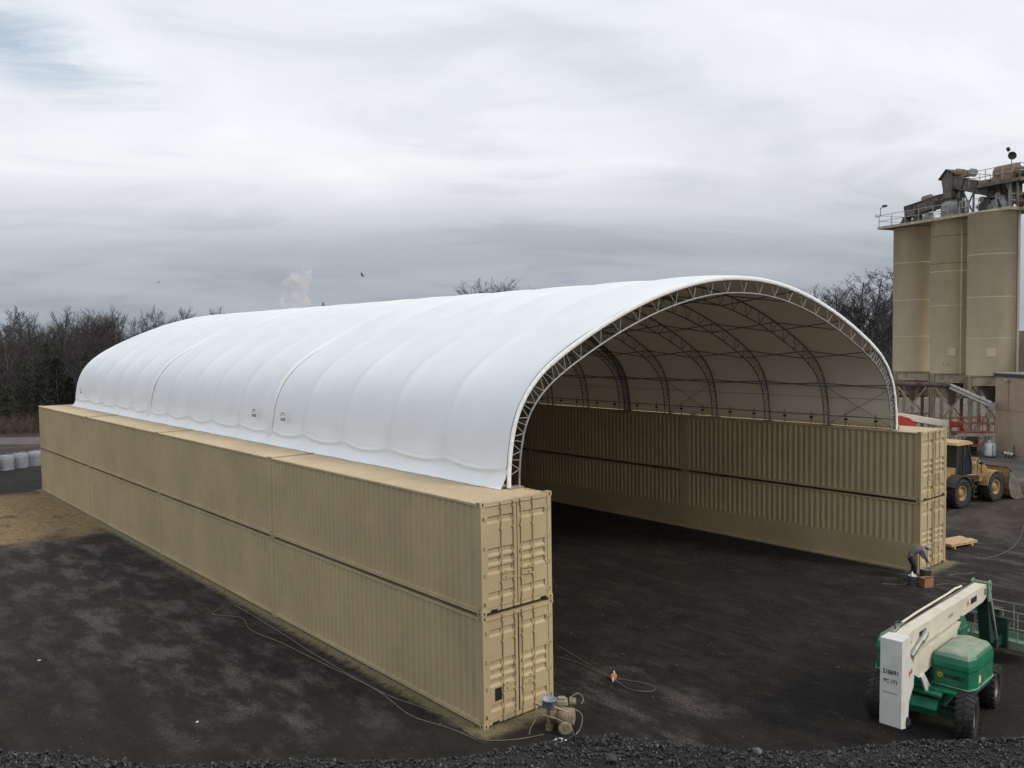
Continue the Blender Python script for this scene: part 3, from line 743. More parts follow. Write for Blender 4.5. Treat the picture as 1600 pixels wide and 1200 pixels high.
def truss(y, bright=False):
    t = bpy.data.objects.new('truss', None); COL.objects.link(t); t.parent = roof
    t.location = (0, y - SK * (CX - 2.2), 0)
    for nm, me in TMesh:
        if bright:
            me = me.copy(); me.materials.clear(); me.materials.append(MT['galv'])
        link(nm, me, t)
    return t
for k in range(16):
    y = k * BAY
    if k in (5, 10): truss(y - .19); truss(y + .19)
    else: truss(y, k in (0, 15))  # end trusses get the lighter steel, coloured as lit
# struts between trusses
for sv in (-10.12, -8.75, -6.3, -3.0, 3.0, 6.3, 8.75, 10.12):
    a = arc_of(sv) if abs(sv) < 10.1 else (PLEN - 2.0 if sv > 0 else 2.0)
    s, z, nx, nz = prof(a); D = depth_at(a)
    po = lambda y: rl(tw(s - nx * .09, Y0 + y, z - nz * .09)); pi_ = lambda y: rl(tw(s - nx * (D - .03), Y0 + y, z - nz * (D - .03)))
    for k in range(15):
        for f, g_ in ((po, pi_), (pi_, po)):
            mb = MB(); mb.cyl(f(k * BAY), g_((k + 1) * BAY), .024, n=6); mb.build('strut', MT['galvdark'], roof)
# tension pipe, ratchets, brace cables
for sg in (-1, 1):
    mb = MB(); mb.tube([rl(tw(sg * 10.33, Y0 + t * BAY, 6.22)) for t in np.linspace(0, 15, 31)], .022, 6); mb.build('tension_pipe', MT['galvdark'], roof)
    mb = MB(); mb.tube([rl(tw(sg * 10.20, Y0 + t * BAY, 7.05)) for t in np.linspace(0, 15, 16)], .008, 4); mb.build('cable', MT['dark'], roof)
    for k in range(15):
        for q in (.25, .70):
            mb = MB(); c = rl(tw(sg * 10.22, Y0 + (k + q) * BAY, TOP)); mb.cyl((c[0], c[1], .0), (c[0], c[1], .62), .014, n=6)
            mb.box((c[0], c[1], .33), (.08, .13, .09)); mb.build('ratchet', MT['dark'], roof)
    for k in (0, 3, 7, 11, 14):
        for y0, y1 in ((k, k + 1), (k + 1, k)):
            mb = MB(); mb.cyl(rl(tw(sg * 10.08, Y0 + y0 * BAY, 7.55)), rl(tw(sg * 10.30, Y0 + y1 * BAY, TOP + .05)), .009, n=5); mb.build('cable', MT['dark'], roof)
s_ = MB(); s_.bb(-.003, .003, -.26, .26, -.27, .27); s_.build('patch', pm('grey_fabric_patch', (.55, .57, .56), .6), roof, rl(tw(10.39, Y0 + .62 * BAY, 6.72)))
# printed marks on the cover: small arch over lettering
def cover_mark(y, zc, sc):
    s, z, nx, nz = prof(float(np.interp(zc, PF[:len(PF)//2, 1], PD[:len(PF)//2])))
    x = CX + s - .15
    k, v = divmod((y - Y0) / BAY + SK * 0, 1.0)
    root = MB()
    mb = MB()
    for (r, t0, t1, th) in ((.42, 0.55, 2.9, .05), (.30, .9, 2.7, .03)):
        n = 14; vs = []
        for i in range(n + 1):
            t = t0 + (t1 - t0) * i / n; ww = th * math.sin(PI * (i + .4) / (n + .8))
            for rr in (r - ww / 2, r + ww / 2): vs.append((0, -math.cos(t) * rr * sc, math.sin(t) * rr * sc))
        mb.add(vs, [(2*i, 2*i+1, 2*i+3, 2*i+2) for i in range(n)])
    for i, h in enumerate((.20, .14, .17, .12, .15)):
        y_ = -.26 + i * .115; mb.add([(0, y_ * sc, -.02 * sc), (0, (y_ + .09) * sc, -.02 * sc), (0, (y_ + .085) * sc, h * sc), (0, (y_ + .02) * sc, h * sc)], [(0, 1, 2, 3)])
    yy = y - SK * (x - 2.2)
    mb.build('printed_mark', MT['navy'], roof, rl((x, yy, zc)))
for y, zc in ((Y0 + 4.52 * BAY + .0, 6.78), (Y0 + 5.42 * BAY, 6.78), (Y0 + 14.5 * BAY, 6.7)): cover_mark(y, zc, .72)

# ------------------------------------------------------------------ wheels shared by the machines
def wheel(parent, c, R, wd, side, rim_mat, lugs=18, steer=0.0, tyre_mat='black', rim_r=.5):
    """axle along local y; side = +1/-1 is the outer face"""
    h = bpy.data.objects.new('wheel', None); COL.objects.link(h); h.parent = parent; h.location = c; h.rotation_euler = (0, 0, steer)
    t = MB(); hw = wd / 2
    t.lathe([(R*.56, -hw*.8), (R*.80, -hw), (R*.95, -hw*.92), (R, -hw*.62), (R*1.0, hw*.62), (R*.95, hw*.92), (R*.80, hw), (R*.56, hw*.8)], axis=(0, 1, 0), n=36)
    for i in range(lugs):
        for s_ in (-1, 1):
            a = 2 * PI * (i + (.5 if s_ > 0 else 0)) / lugs
            pts = []
            for (aa, yy) in ((a, s_*hw*.05), (a + .10, s_*hw*.98)):
                for rr in (R*.985 - (.06*R if abs(yy) > hw*.8 else 0), R*1.045 - (.05*R if abs(yy) > hw*.8 else 0)):
                    for da in (-.055, .055): pts.append((math.cos(aa+da)*rr, yy, math.sin(aa+da)*rr))
            t.add(pts, [(0,1,3,2), (4,6,7,5), (0,4,5,1), (2,3,7,6), (0,2,6,4), (1,5,7,3)])
    t.build('tyre', MT[tyre_mat], h)
    r = MB(); o = side * hw
    r.lathe([(R*.57, -o*.75), (R*rim_r*1.12, o*.80), (R*rim_r, o*.72), (R*rim_r*.9, o*.35), (R*.26, o*.30), (R*.24, o*.62), (R*.08, o*.64), (0.001, o*.64)], axis=(0, 1, 0), n=28)
    for i in range(8):
        a = 2*PI*i/8; r.cyl((math.cos(a)*R*.36, o*.30, math.sin(a)*R*.36), (math.cos(a)*R*.36, o*.40, math.sin(a)*R*.36), R*.035, n=6)
    r.build('rim', MT[rim_mat], h)
    return h
def railing(parent, pts, h=1.07, r=.022, mid=True, step=1.3, mat='rail', toe=False, name='railing'):
    mb = MB(); pts = [Vector(p) for p in pts]
    for a, b in zip(pts[:-1], pts[1:]):
        n = max(1, round((b - a).length / step))
        for i in range(n + 1):
            p = a.lerp(b, i / n); mb.cyl(p, p + Vector((0, 0, h)), r, n=6)
        for hh in ((h, h * .52) if mid else (h,)): mb.cyl(a + Vector((0, 0, hh)), b + Vector((0, 0, hh)), r, n=6)
    return mb.build(name, MT[mat], parent)
def sunflower(parent, mtx, R):
    m = MB()
    for i in range(12):
        a = 2*PI*i/12; m.add([(math.cos(a-.2)*R*.4, math.sin(a-.2)*R*.4, 0), (math.cos(a)*R, math.sin(a)*R, 0), (math.cos(a+.2)*R*.4, math.sin(a+.2)*R*.4, 0)], [(0, 1, 2)])
    m.add([(math.cos(2*PI*i/14)*R*.55, math.sin(2*PI*i/14)*R*.55, .001) for i in range(14)], [tuple(range(14))])
    o = m.build('flower_emblem', MT['yellowp'], parent); o.matrix_local = mtx
    c = MB(); c.add([(math.cos(2*PI*i/14)*R*.32, math.sin(2*PI*i/14)*R*.32, .004) for i in range(14)], [tuple(range(14))])
    c.build('flower_centre', MT['rust'], o)

# ------------------------------------------------------------------ green articulated boom lift
def green_lift():
    th = math.radians(4)
    root = empty('boom_lift', (9.55, -7.02, 0), th, 'green and white articulated boom lift parked in the near right yard', 'boom lift')
    # chassis (turned a little more than the turret)
    ca = math.radians(5)
    Rz = Matrix.Rotation(ca, 3, 'Z')
    def rot(x, y, z): v = Rz @ Vector((x, y, z)); return (v.x, v.y, v.z)
    ch = MB()
    ch.prism([(-1.55, .62), (-1.35, .82), (1.35, .82), (1.55, .62), (1.45, .42), (-1.45, .42)], -.42, .42)
    chas = ch.build('chassis', MT['green'], root, rot=(0, 0, ca), bevel=.02)
    for x in (-1.22, 1.22):
        a = MB(); a.bar((x, -.95, .50), (x, .95, .50), .20, .22); a.cyl((x, -.80, .50), (x, -.95, .50), .17, n=14); a.cyl((x, .80, .50), (x, .95, .50), .17, n=14)
        a.build('axle', MT['dkgreen'], root, rot=(0, 0, ca))
        for s in (-1, 1):
            st = ca + (math.radians(5) if x < 0 else 0)
            wheel(root, rot(x, s * 1.03, .55), .55, .42, s, 'scraped', 22, st, rim_r=.58)
    # swing bracket with hydraulic elbow seen under the hood
    b = MB(); b.tube([(-.95, -.42, .55), (-1.02, -.50, .80), (-.92, -.52, 1.0), (-.70, -.45, 1.02), (-.55, -.42, .85)], .075, 10)
    b.prism([(-.55, .72), (.35, .72), (.75, 1.05), (-.25, 1.05)], -.75, -.35); b.build('swing_bracket', MT['green'], root, bevel=.015)
    b = MB(); b.cyl((0, 0, .80), (0, 0, 1.0), .62, n=28); b.build('slew_ring', MT['dark'], root)
    d = MB(); d.bb(-1.25, 1.35, -.95, .95, 1.00, 1.06); d.bb(-1.45, -.75, -.62, .62, .92, 1.0); d.build('turntable', MT['green'], root, bevel=.015)
    # two engine / tank hoods
    def hood(sgn):
        h = MB(); y0, y1 = sgn * .30, sgn * 1.22
        lo = [(-1.0, y0), (.70, y0), (.86, y0 + sgn*.26), (.70, y1 - sgn*.14), (.48, y1), (-.70, y1), (-1.0, y1 - sgn*.10)]
        def ring(sc, z, dx=0): 
            cx = -.1; cy = sgn * .76
            return [(cx + (x - cx) * sc + dx, cy + (y - cy) * sc, z) for x, y in lo]
        rows = [ring(.90, .93), ring(.97, 1.02), ring(1.0, 1.12), ring(1.01, 1.50), ring(1.02, 1.56)]
        vs = [p for r in rows for p in r]; n = 7
        h.add(vs, [(j*n+i, j*n+(i+1) % n, (j+1)*n+(i+1) % n, (j+1)*n+i) for j in range(len(rows)-1) for i in range(n)]); h.add(rows[0], [tuple(reversed(range(n)))])
        o = fix_normals(h.build('hood', MT['green'], root, bevel=.03))
        l = MB(); rows = [ring(1.03, 1.575), ring(1.03, 1.70), ring(.985, 1.84), ring(.90, 1.93), ring(.60, 1.965)]
        vs = [p for r in rows for p in r]
        l.add(vs, [(j*n+i, j*n+(i+1) % n, (j+1)*n+(i+1) % n, (j+1)*n+i) for j in range(len(rows)-1) for i in range(n)]); l.add(rows[-1], [tuple(range(n))])
        lid = fix_normals(l.build('hood_lid', MT['dgreen'], root, bevel=.03))
        s = MB(); s.tube([(x, y, 1.115) for x, y, z in ring(1.025, 0)], .022, 6, closed=True); s.build('hood_trim', MT['lgreen'], o)
        return o
    hr = hood(-1); hood(1)
    m = frame((-1.014, -.46, 1.37), (0, -1, 0), (-1, 0, 0)); sunflower(hr, m, .10)
    text_part('SUNBELT', .135, MT['ink'], hr, frame((-1.014, -.80, 1.36), (0, -1, 0), (-1, 0, 0)), bold=.004, sx=.92)
    st = MB(); st.bb(-.62, -.46, -1.236, -1.230, 1.22, 1.40); st.build('sticker', MT['cream'], hr)
    ex = MB(); ex.tube([(.95, -.55, 1.9), (1.05, -.55, 2.05), (1.22, -.55, 2.12)], .04, 8); ex.build('exhaust', MT['dark'], root)
    # folded tower boom
    t = MB(); t.prism([(-2.25, 1.70), (-2.05, 2.02), (1.25, 2.12), (1.55, 1.95), (1.45, 1.62), (-.6, 1.52), (-1.75, 1.42)], -.235, .235); t.build('tower_boom', MT['cream'], root, bevel=.02)
    t = MB(); t.prism([(-1.72, 1.44), (-1.55, 1.50), (-1.05, .98), (-1.35, .92)], -.28, -.235); t.prism([(-1.72, 1.44), (-1.55, 1.50), (-1.05, .98), (-1.35, .92)], .235, .28); t.build('tower_link', MT['white'], root, bevel=.01)
    t = MB(); t.bb(.9, 1.5, -.30, .30, 1.06, 1.98); t.prism([(1.0, 1.98), (1.5, 1.98), (1.3, 2.25)], -.28, .28); t.build('turret_post', MT['green'], root, bevel=.02)
    # upright at the rear
    u = MB(); u.prism([(-2.90, .52), (-2.62, .45), (-2.48, .62), (-2.42, 1.05), (-2.15, 1.35), (-2.10, 1.75), (-2.36, 2.15), (-2.36, 2.62), (-2.86, 2.62)], -.255, .255)
    up = u.build('upright', MT['white'], root, bevel=.018)
    e = MB(); e.bb(-2.62, -2.40, -.285, .285, .50, .62); e.cyl((-2.55, -.30, .66), (-2.55, .30, .66), .05, n=12); e.build('upright_pin', MT['dark'], up)
    fm = lambda y, z: frame((-2.90 + (z - .52) * .019 - .004, y, z), (0, -1, 0), (-1, 0, .019))
    text_part('218691', .150, MT['ink'], up, fm(.0, 1.82), bold=.003, sx=.86)
    text_part('PC 171', .130, MT['ink'], up, fm(.0, 1.60), bold=.002, sx=.88)
    k = MB()
    for i in range(16): k.bb(-2.893, -2.887, .17 - i * .022, .17 - i * .022 + .013, 1.315, 1.34)
    k.build('fine_print', MT['grey'], up)
    k = MB()
    for y, z in ((.17, 2.42), (-.17, 2.42), (.17, 1.98), (-.16, 1.96), (-.19, 1.50), (.13, 1.48), (.14, 1.16), (.05, 1.10), (-.02, 1.09), (-.10, 1.13), (-.04, 1.0), (.15, .66)): k.cyl((-2.886 + (z-.52)*.019-.012, y, z), (-2.88 + (z-.52)*.019, y, z), .012, n=6)
    k.build('bolt', MT['dark'], up)
    text_part('JLG', .13, MT['redp'], up, frame((-2.34, -.259, 1.74), (1, 0, .25), (0, -1, 0)), bold=.008)
    k = MB(); k.bb(-2.78, -2.66, -.259, -.256, .80, 1.15); k.build('warning_label', MT['cream'], up)
    # main boom
    b = MB(); b.prism([(-2.58, 2.30), (-2.50, 2.58), (-2.05, 2.66), (3.35, 2.66), (3.45, 2.58), (3.45, 2.30), (3.10, 2.20), (-1.30, 2.14), (-2.1, 2.20)], -.18, .17)
    mbm = b.build('main_boom', MT['cream'], root, bevel=.03)
    b = MB(); b.bb(-2.1, 3.3, .175, .22, 2.50, 2.60); b.tube([(-1.6, .25, 2.66), (-.6, .26, 2.68), (1.6, .26, 2.68), (2.1, .24, 2.72), (2.6, .24, 2.68)], .03, 6); b.build('hose_carrier', MT['cream'], mbm)
    b = MB(); b.tube([(-2.0, .24, 2.60), (-1.95, .30, 2.70), (-1.7, .32, 2.70), (-1.5, .26, 2.62)], .02, 6); b.build('hose_loop', MT['dark'], mbm)
    b = MB(); b.bb(-1.62, -1.18, -.186, -.181, 2.24, 2.52); b.build('boom_opening', MT['slot'], mbm)
    b = MB(); b.cyl((-2.26, -.22, 2.10), (-1.30, -.215, 2.45), .075, n=14); b.cyl((-1.62, -.225, 2.31), (-1.36, -.225, 2.41), .085, n=14); b.build('lift_cylinder', MT['chrome'], root)
    text_part('600AJ', .14, MT['grey'], mbm, frame((.55, -.184, 2.42), (1, 0, 0), (0, -1, 0)), sx=1.1)
    sunflower(mbm, frame((1.85, -.185, 2.44), (1, 0, 0), (0, -1, 0)), .13)
    k = MB(); k.bb(2.08, 2.55, -.187, -.183, 2.36, 2.52); k.build('name_plate', MT['navy'], mbm)
    for i_, (y_, z_, r_) in enumerate(((.13, 2.672, .014),)):
        k = MB(); k.tube([(-2.3, y_, 2.62), (-1.9, y_, z_ + .01), (-.2, y_ + .01, z_), (1.4, y_ - .01, z_), (3.3, y_, z_), (3.6, y_ * .6, 2.55)], r_, 6); k.build('hydraulic_hose', MT['hosedk' if i_ else 'dark'], mbm)
    for x_, z_ in ((-2.2, 2.42), (3.25, 2.42), (3.25, 2.52)):
        k = MB(); k.cyl((x_, -.20, z_), (x_, -.17, z_), .045, n=12); k.build('pin', MT['scraped'], mbm)
    # boom head, knuckle and jib folding down to the basket
    k = MB(); k.prism([(3.40, 2.16), (3.40, 2.70), (3.58, 2.74), (3.66, 2.55), (3.55, 2.10)], -.24, -.20); k.prism([(3.40, 2.16), (3.40, 2.70), (3.58, 2.74), (3.66, 2.55), (3.55, 2.10)], .20, .24); k.cyl((3.55, -.27, 2.64), (3.55, .27, 2.64), .045, n=12)
    k.build('boom_head', MT['lgreen'], root, bevel=.008)
    j = MB(); j.prism([(3.46, 2.62), (3.66, 2.60), (4.55, .82), (4.30, .70), (3.92, .78)], -.15, .15); jb = j.build('jib', MT['dkgreen'], root, bevel=.015)
    j = MB(); j.cyl((3.72, -.19, 2.35), (4.45, -.19, .62), .022, n=8); j.cyl((3.62, -.20, 2.30), (4.2, -.20, 1.1), .03, n=8); j.build('jib_rod', MT['rail'], jb)
    j = MB(); j.bb(4.25, 4.85, -.22, .22, .55, .82); j.bb(4.78, 4.9, -.35, .35, .42, 1.35); j.build('rotator', MT['dkgreen'], root, bevel=.015)
    # basket
    bk = bpy.data.objects.new('basket', None); COL.objects.link(bk); bk.parent = root; bk.location = (5.42, .20, .40); bk.rotation_euler = (0, 0, math.radians(-3))
    f = MB(); f.bb(-.46, .46, -1.22, 1.22, 0, .05); f.bb(-.47, -.455, -1.23, 1.23, .0, .24); f.bb(.455, .47, -1.23, 1.23, .0, .24); f.bb(-.455, .455, -1.235, -1.22, 0, .24); f.bb(-.455, .455, 1.22, 1.235, 0, .24)
    f.build('platform', MT['lgreen'], bk)
    rm = MB(); cs = [(-.45, -1.21), (.45, -1.21), (.45, 1.21), (-.45, 1.21)]
    for z in (.62, 1.12): rm.tube([(x, y, z) for x, y in cs], .021, 6, closed=True)
    for x, y in cs + [(-.45, -.4), (-.45, .4), (.45, -.4), (.45, .4), (0, -1.21), (0, 1.21), (-.45, -.8), (-.45, .8)]: rm.cyl((x, y, .05), (x, y, 1.12), .019, n=6)
    rm.build('rail', pm('grey_green_rail', (.27, .29, .25), .6), bk)
    cb = MB(); cb.bb(-.40, -.12, -.30, .35, .86, 1.12); cb.bb(-.5, -.42, .42, .75, .55, .85); cb.build('control_box', MT['dark'], bk, bevel=.01)
    k = MB(); k.bb(-.482, -.478, -.20, .06, .70, .92); k.build('instruction_plate', MT['grey'], bk)
    k = MB(); k.tube([(-.45, .3, .9), (-.55, .2, .6), (-.62, -.05, .3), (-.6, -.35, .28), (-.52, -.55, .55), (-.46, -.6, .8)], .02, 6); k.build('hose', MT['hosedk'], bk)
green_lift()

# ------------------------------------------------------------------ wheel loader
def loader():
    root = empty('wheel_loader', (38.75, 4.45, 0), math.radians(-8), 'yellow wheel loader with its bucket down behind the right container row', 'wheel loader')
    R = .84
    for x in (-1.72, 1.72):
        for s in (-1, 1): wheel(root, (x, s * 1.08, R), R, .62, s, 'yellow', 22, 0, rim_r=.46)
        a = MB(); a.bar((x, -1, R), (x, 1, R), .3, .32); a.build('axle', MT['dark'], root)
    b = MB(); b.prism([(-3.35, .75), (-3.35, 1.75), (-3.1, 2.12), (-1.0, 2.2), (-1.0, .6), (-2.9, .6)], -.78, .78); b.build('engine_hood', MT['yellow'], root, bevel=.05)
    b = MB(); b.prism([(-3.55, .55), (-3.55, 1.15), (-3.3, 1.25), (-3.3, .5)], -1.2, 1.2); b.build('counterweight', MT['dark'], root, bevel=.04)
    for s in (-1, 1):
        f = MB()
        arc = [(-1.72 + 1.02*math.cos(a), R + 1.02*math.sin(a)) for a in np.linspace(2.7, .25, 9)]; arc2 = [(-1.72 + .94*math.cos(a), R + .94*math.sin(a)) for a in np.linspace(.25, 2.7, 9)]
        f.prism(arc + arc2, s * .75, s * 1.38); f.build('rear_fender', MT['dark'], root)
        f = MB(); f.bar((-1.3, s * 1.36, 1.86), (-.35, s * 1.36, 1.78), .06, .03); f.build('fender_strip', MT['rail'], root)
        f = MB(); arc = [(1.72 + 1.0*math.cos(a), R + 1.0*math.sin(a)) for a in np.linspace(2.95, 1.1, 7)]; arc2 = [(1.72 + .93*math.cos(a), R + .93*math.sin(a)) for a in np.linspace(1.1, 2.95, 7)]
        f.prism(arc + arc2, s * .78, s * 1.36); f.build('front_fender', MT['yellow'], root)
        f = MB()
        for z in (.45, .75, 1.05, 1.35): f.bb(-.42, -.05, s * 1.12 - .12, s * 1.12 + .12, z, z + .03)
        f.bb(-.42, -.38, s*1.1, s*1.22, .45, 1.5); f.build('step', MT['dark'], root)
        f = MB(); f.tube([(.05, s*1.15, 1.55), (.05, s*1.15, 2.55), (.35, s*1.15, 2.75)], .02, 6); f.bar((.15, s*1.12, 2.4), (.55, s*1.12, 2.9), .02, .02); f.bar((.15, s*1.12, 2.9), (.55, s*1.12, 2.4), .02, .02); f.build('mirror_bracket', MT['dark'], root)
    b = MB(); b.bb(-1.2, .10, -.80, .80, .62, 1.72); b.build('cab_base', MT['dark'], root, bevel=.03)
    c = MB(); c.prism([(-1.45, 1.72), (-1.35, 3.45), (-.38, 3.45), (.02, 2.4), (.05, 1.72)], -.80, .80); cab = c.build('cab', MT['glass'], root, bevel=.03)
    p = MB()
    for s in (-.81, .81):
        for a_, b_ in (((-1.46, 1.72), (-1.36, 3.45)), ((-.75, 1.72), (-.75, 3.45)), ((-.37, 3.45), (.04, 2.4)), ((.04, 2.4), (.07, 1.72))): p.bar((a_[0], s, a_[1]), (b_[0], s, b_[1]), .05, .08, up=(1, 0, 0))
    p.build('cab_post', MT['dark'], cab)
    r = MB(); r.prism([(-1.65, 3.46), (-1.60, 3.62), (-1.4, 3.68), (-.45, 3.68), (-.12, 3.58), (-.05, 3.47)], -.95, .95); r.build('cab_roof', MT['yellowtan'], cab, bevel=.04)
    # front frame, lift arms, cylinder, bucket
    f = MB(); f.prism([(.45, .65), (.45, 1.55), (.95, 2.15), (1.55, 2.25), (1.95, 1.55), (2.35, .95), (2.2, .6)], -.52, .52); f.build('front_frame', MT['yellow'], root, bevel=.04)
    f = MB(); f.prism([(.5, 1.25), (.5, 1.62), (1.9, 1.70), (1.9, 1.3)], -1.02, -.52); f.prism([(.5, 1.25), (.5, 1.62), (1.9, 1.70), (1.9, 1.3)], .52, 1.02); f.build('front_body', MT['yellow'], root, bevel=.03)
    for s in (-1, 1):
        a = MB(); a.prism([(1.15, 2.05), (1.45, 2.28), (2.1, 1.95), (3.05, .62), (2.95, .32), (2.70, .40), (1.9, 1.50)], s * .40, s * .54); a.build('lift_arm', MT['yellow'], root, bevel=.02)
    a = MB(); a.prism([(1.55, 2.10), (1.75, 2.45), (2.1, 2.40), (2.6, 1.35), (2.4, 1.25)], -.14, .14); a.cyl((1.0, 0, 1.75), (1.85, 0, 2.2), .09, n=10); a.build('bell_crank', MT['yellow'], root, bevel=.02)
    l = MB(); l.box((1.0, -.85, 2.25), (.12, .22, .14)); l.box((1.0, .85, 2.25), (.12, .22, .14)); l.bar((1.0, -.85, 1.6), (1.0, -.85, 2.2), .04, .04); l.bar((1.0, .85, 1.6), (1.0, .85, 2.2), .04, .04); l.build('headlight', MT['dark'], root)
    bk = MB(); prf = [(2.62, 1.90), (2.62, 1.35), (2.72, .70), (2.95, .25), (3.4, .04), (4.2, .02)]; inn = [(4.2, .06), (3.42, .09), (3.0, .30), (2.78, .72), (2.68, 1.35), (2.68, 1.90)]
    bk.prism(prf + inn, -1.55, 1.55); bu = bk.build('bucket', MT['yellow'], root)
    for s in (-1, 1):
        e = MB(); e.prism([(2.60, 1.70), (2.62, .70), (2.92, .15), (3.4, .0), (4.24, .0), (3.95, .55), (3.15, 1.45)], s * 1.55, s * 1.60); e.build('bucket_side', MT['scraped'], bu)
    e = MB(); e.prism([(2.60, 1.90), (2.58, 1.97), (3.02, 1.72), (3.0, 1.64)], -1.58, 1.58); e.build('spill_guard', MT['rust'], bu)
    for y in (-1.1, -.55, 0, .55, 1.1): e = MB(); e.bar((2.64, y, .7), (2.60, y, 1.85), .06, .05, up=(1, 0, 0)); e.build('rib', MT['yellow'], bu)
loader()

# ------------------------------------------------------------------ red boom lift beyond the right row
def red_lift():
    root = empty('boom_lift', (53.82, 15.31, 0), math.radians(-40.3), 'red boom lift with cream boom parked beyond the right container row', 'boom lift')
    for x in (-1.2, 1.2):
        for s in (-1, 1): wheel(root, (x, s * 1.0, .5), .5, .38, s, 'cream', 16, 0)
    c = MB(); c.prism([(-1.6, .5), (-1.4, .9), (1.4, .9), (1.6, .5)], -.6, .6); c.build('chassis', MT['dark'], root, bevel=.03)
    c = MB(); c.bb(-1.7, 1.5, -1.0, 1.0, .95, 1.25); c.build('turntable', MT['red'], root, bevel=.05)
    for s in (-1, 1):
        h = MB(); pr = [(-1.9, 1.25), (-2.0, 2.4), (-1.6, 3.05), (-.9, 3.32), (-.1, 3.40), (.55, 3.22), (1.0, 2.85), (1.25, 2.3), (1.2, 1.25)]
        h.prism(pr, s * .30, s * 1.15); h.build('hood', MT['red'], root, bevel=.14)
    b = MB(); b.bar((-1.6, 0, 3.62), (4.15, 0, 2.60), .46, .50); b.build('boom', MT['cream'], root, bevel=.03)
    b = MB(); b.bar((-1.0, 0, 1.3), (-1.55, 0, 3.5), .45, .5, up=(1, 0, 0)); b.build('upright', MT['cream'], root, bevel=.03)
    b = MB(); b.bar((-.5, 0, 1.9), (1.6, 0, 2.8), .2, .2); b.build('lift_cylinder', MT['dark'], root)
    b = MB(); b.prism([(4.1, 2.32), (4.1, 2.90), (4.5, 2.75), (4.95, 2.78), (5.05, 2.35), (4.6, 2.35)], -.28, .28); b.build('knuckle', MT['red'], root, bevel=.02)
    b = MB(); b.bar((4.95, -.2, 2.6), (5.6, -.2, 1.7), .07, .1); b.bar((4.95, .2, 2.6), (5.6, .2, 1.7), .07, .1); b.build('jib', MT['orange'], root)
    b = MB(); b.bb(5.5, 6.3, -1.1, 1.1, .9, .98); b.build('platform', MT['orange'], root)
    railing(root, [(5.5, -1.1, .98), (6.3, -1.1, .98), (6.3, 1.1, .98), (5.5, 1.1, .98), (5.5, -1.1, .98)], 1.05, .022, True, .8, 'orange', name='basket_rail')
    b = MB(); b.tube([(1.3, .5, 2.4), (1.5, .5, 2.95), (1.75, .5, 2.9)], .07, 6); b.tube([(-.3, -.3, 3.3), (-.35, -.3, 3.6)], .05, 6); b.build('exhaust', MT['dark'], root)
red_lift()

# ------------------------------------------------------------------ silo plant
ZS, ZR, SR = 6.2, 19.72, 1.85
def silo(loc, rz, label, seams, extra):
    root = empty('silo', (*loc, 0), rz, label, 'silo', 'beige silos of the plant')
    b = MB(); b.lathe([(.001, ZS + .02), (SR - .01, ZS), (SR, ZS + .02), (SR, ZR - .1), (SR + .05, ZR - .1), (SR + .05, ZR), (SR - .02, ZR), (.001, ZR + .25)], n=56); sh = b.build('shell', MT['silo'], root)
    for z, r, d in seams:
        m = MB(); m.lathe([(SR - .004, z - .03), (SR + d, z - .02), (SR + d, z + .02), (SR - .004, z + .03)], n=56); m.build('seam_band', MT[r], sh)
    h = MB(); h.lathe([(1.3, ZS), (.35, 4.3), (.35, 3.4)], n=28); h.build('hopper', MT['plant'], root)
    hw = 1.52
    for sx in (-1, 1):
        for sy in (-1, 1):
            p = MB(); x, y = sx * hw, sy * hw
            p.bb(x - .15, x + .15, y - .13, y - .10, 0, ZS - .02); p.bb(x - .15, x + .15, y + .10, y + .13, 0, ZS - .02); p.bb(x - .02, x + .02, y - .10, y + .10, 0, ZS - .02); p.bb(x - .22, x + .22, y - .22, y + .22, 0, .03)
            p.build('leg', MT['frame'], root)
    for ax in (0, 1):
        for s in (-1, 1):
            P = lambda a, z, o=0: (a, s * (hw + o), z) if ax == 0 else (s * (hw + o), a, z)
            m = MB(); m.bar(P(-hw + .16, ZS - .42), P(hw - .16, ZS - .42), .06, .78); m.bar(P(-hw + .16, ZS - .05), P(hw - .16, ZS - .05), .24, .05); m.bar(P(-hw + .16, ZS - .80), P(hw - .16, ZS - .80), .20, .05); m.build('skirt_beam', MT['frame'], root)
            for q in (-1, 1):
                m = MB(); m.bar(P(-q * hw, .9, .02 + .04 * (q > 0)), P(q * hw, ZS - .95, .02 + .04 * (q > 0)), .05, .11); m.build('brace', MT['frame'], root)
    for y_ in (-.75, .1, .85):
        m = MB(); m.bb(.55, .85, y_ - .14, y_ + .14, 0, ZS - .9); m.build('inner_post', MT['rust' if y_ < 0 else 'frame'], root)
    for z_ in (2.0, 3.9):
        m = MB(); m.bar((hw, -hw, z_), (hw, hw, z_), .12, .14); m.build('girt', MT['frame'], root)
    if 'hatch' in extra:
        m = MB(); m.box((-SR - .02, .0, 8.1), (.10, .62, .62)); m.build('hatch', MT['silo'], sh)
    if 'pipe' in extra:
        m = MB(); a = -1.30; m.cyl((-math.cos(a)*1.97, math.sin(a)*1.97, ZS - .3), (-math.cos(a)*1.97, math.sin(a)*1.97, ZR), .11, n=12); m.cyl((-math.cos(a-.2)*1.91, math.sin(a-.2)*1.91, ZS - .3), (-math.cos(a-.2)*1.91, math.sin(a-.2)*1.91, ZR), .05, n=8); m.build('downpipe', MT['silo'], root)
    if 'rib' in extra:
        m = MB(); m.box((-SR*.93 + .0, -SR * .36, 12.9), (.07, .09, 13.4)); m.build('stiffener', MT['silo'], sh)
        m = MB(); m.box((-SR - .04, .3, 7.0), (.06, .10, .06)); m.box((-SR - .04, .65, 7.0), (.06, .10, .06)); m.build('bolt_plate', MT['dark'], sh)
    return root
RZS = math.radians(21)
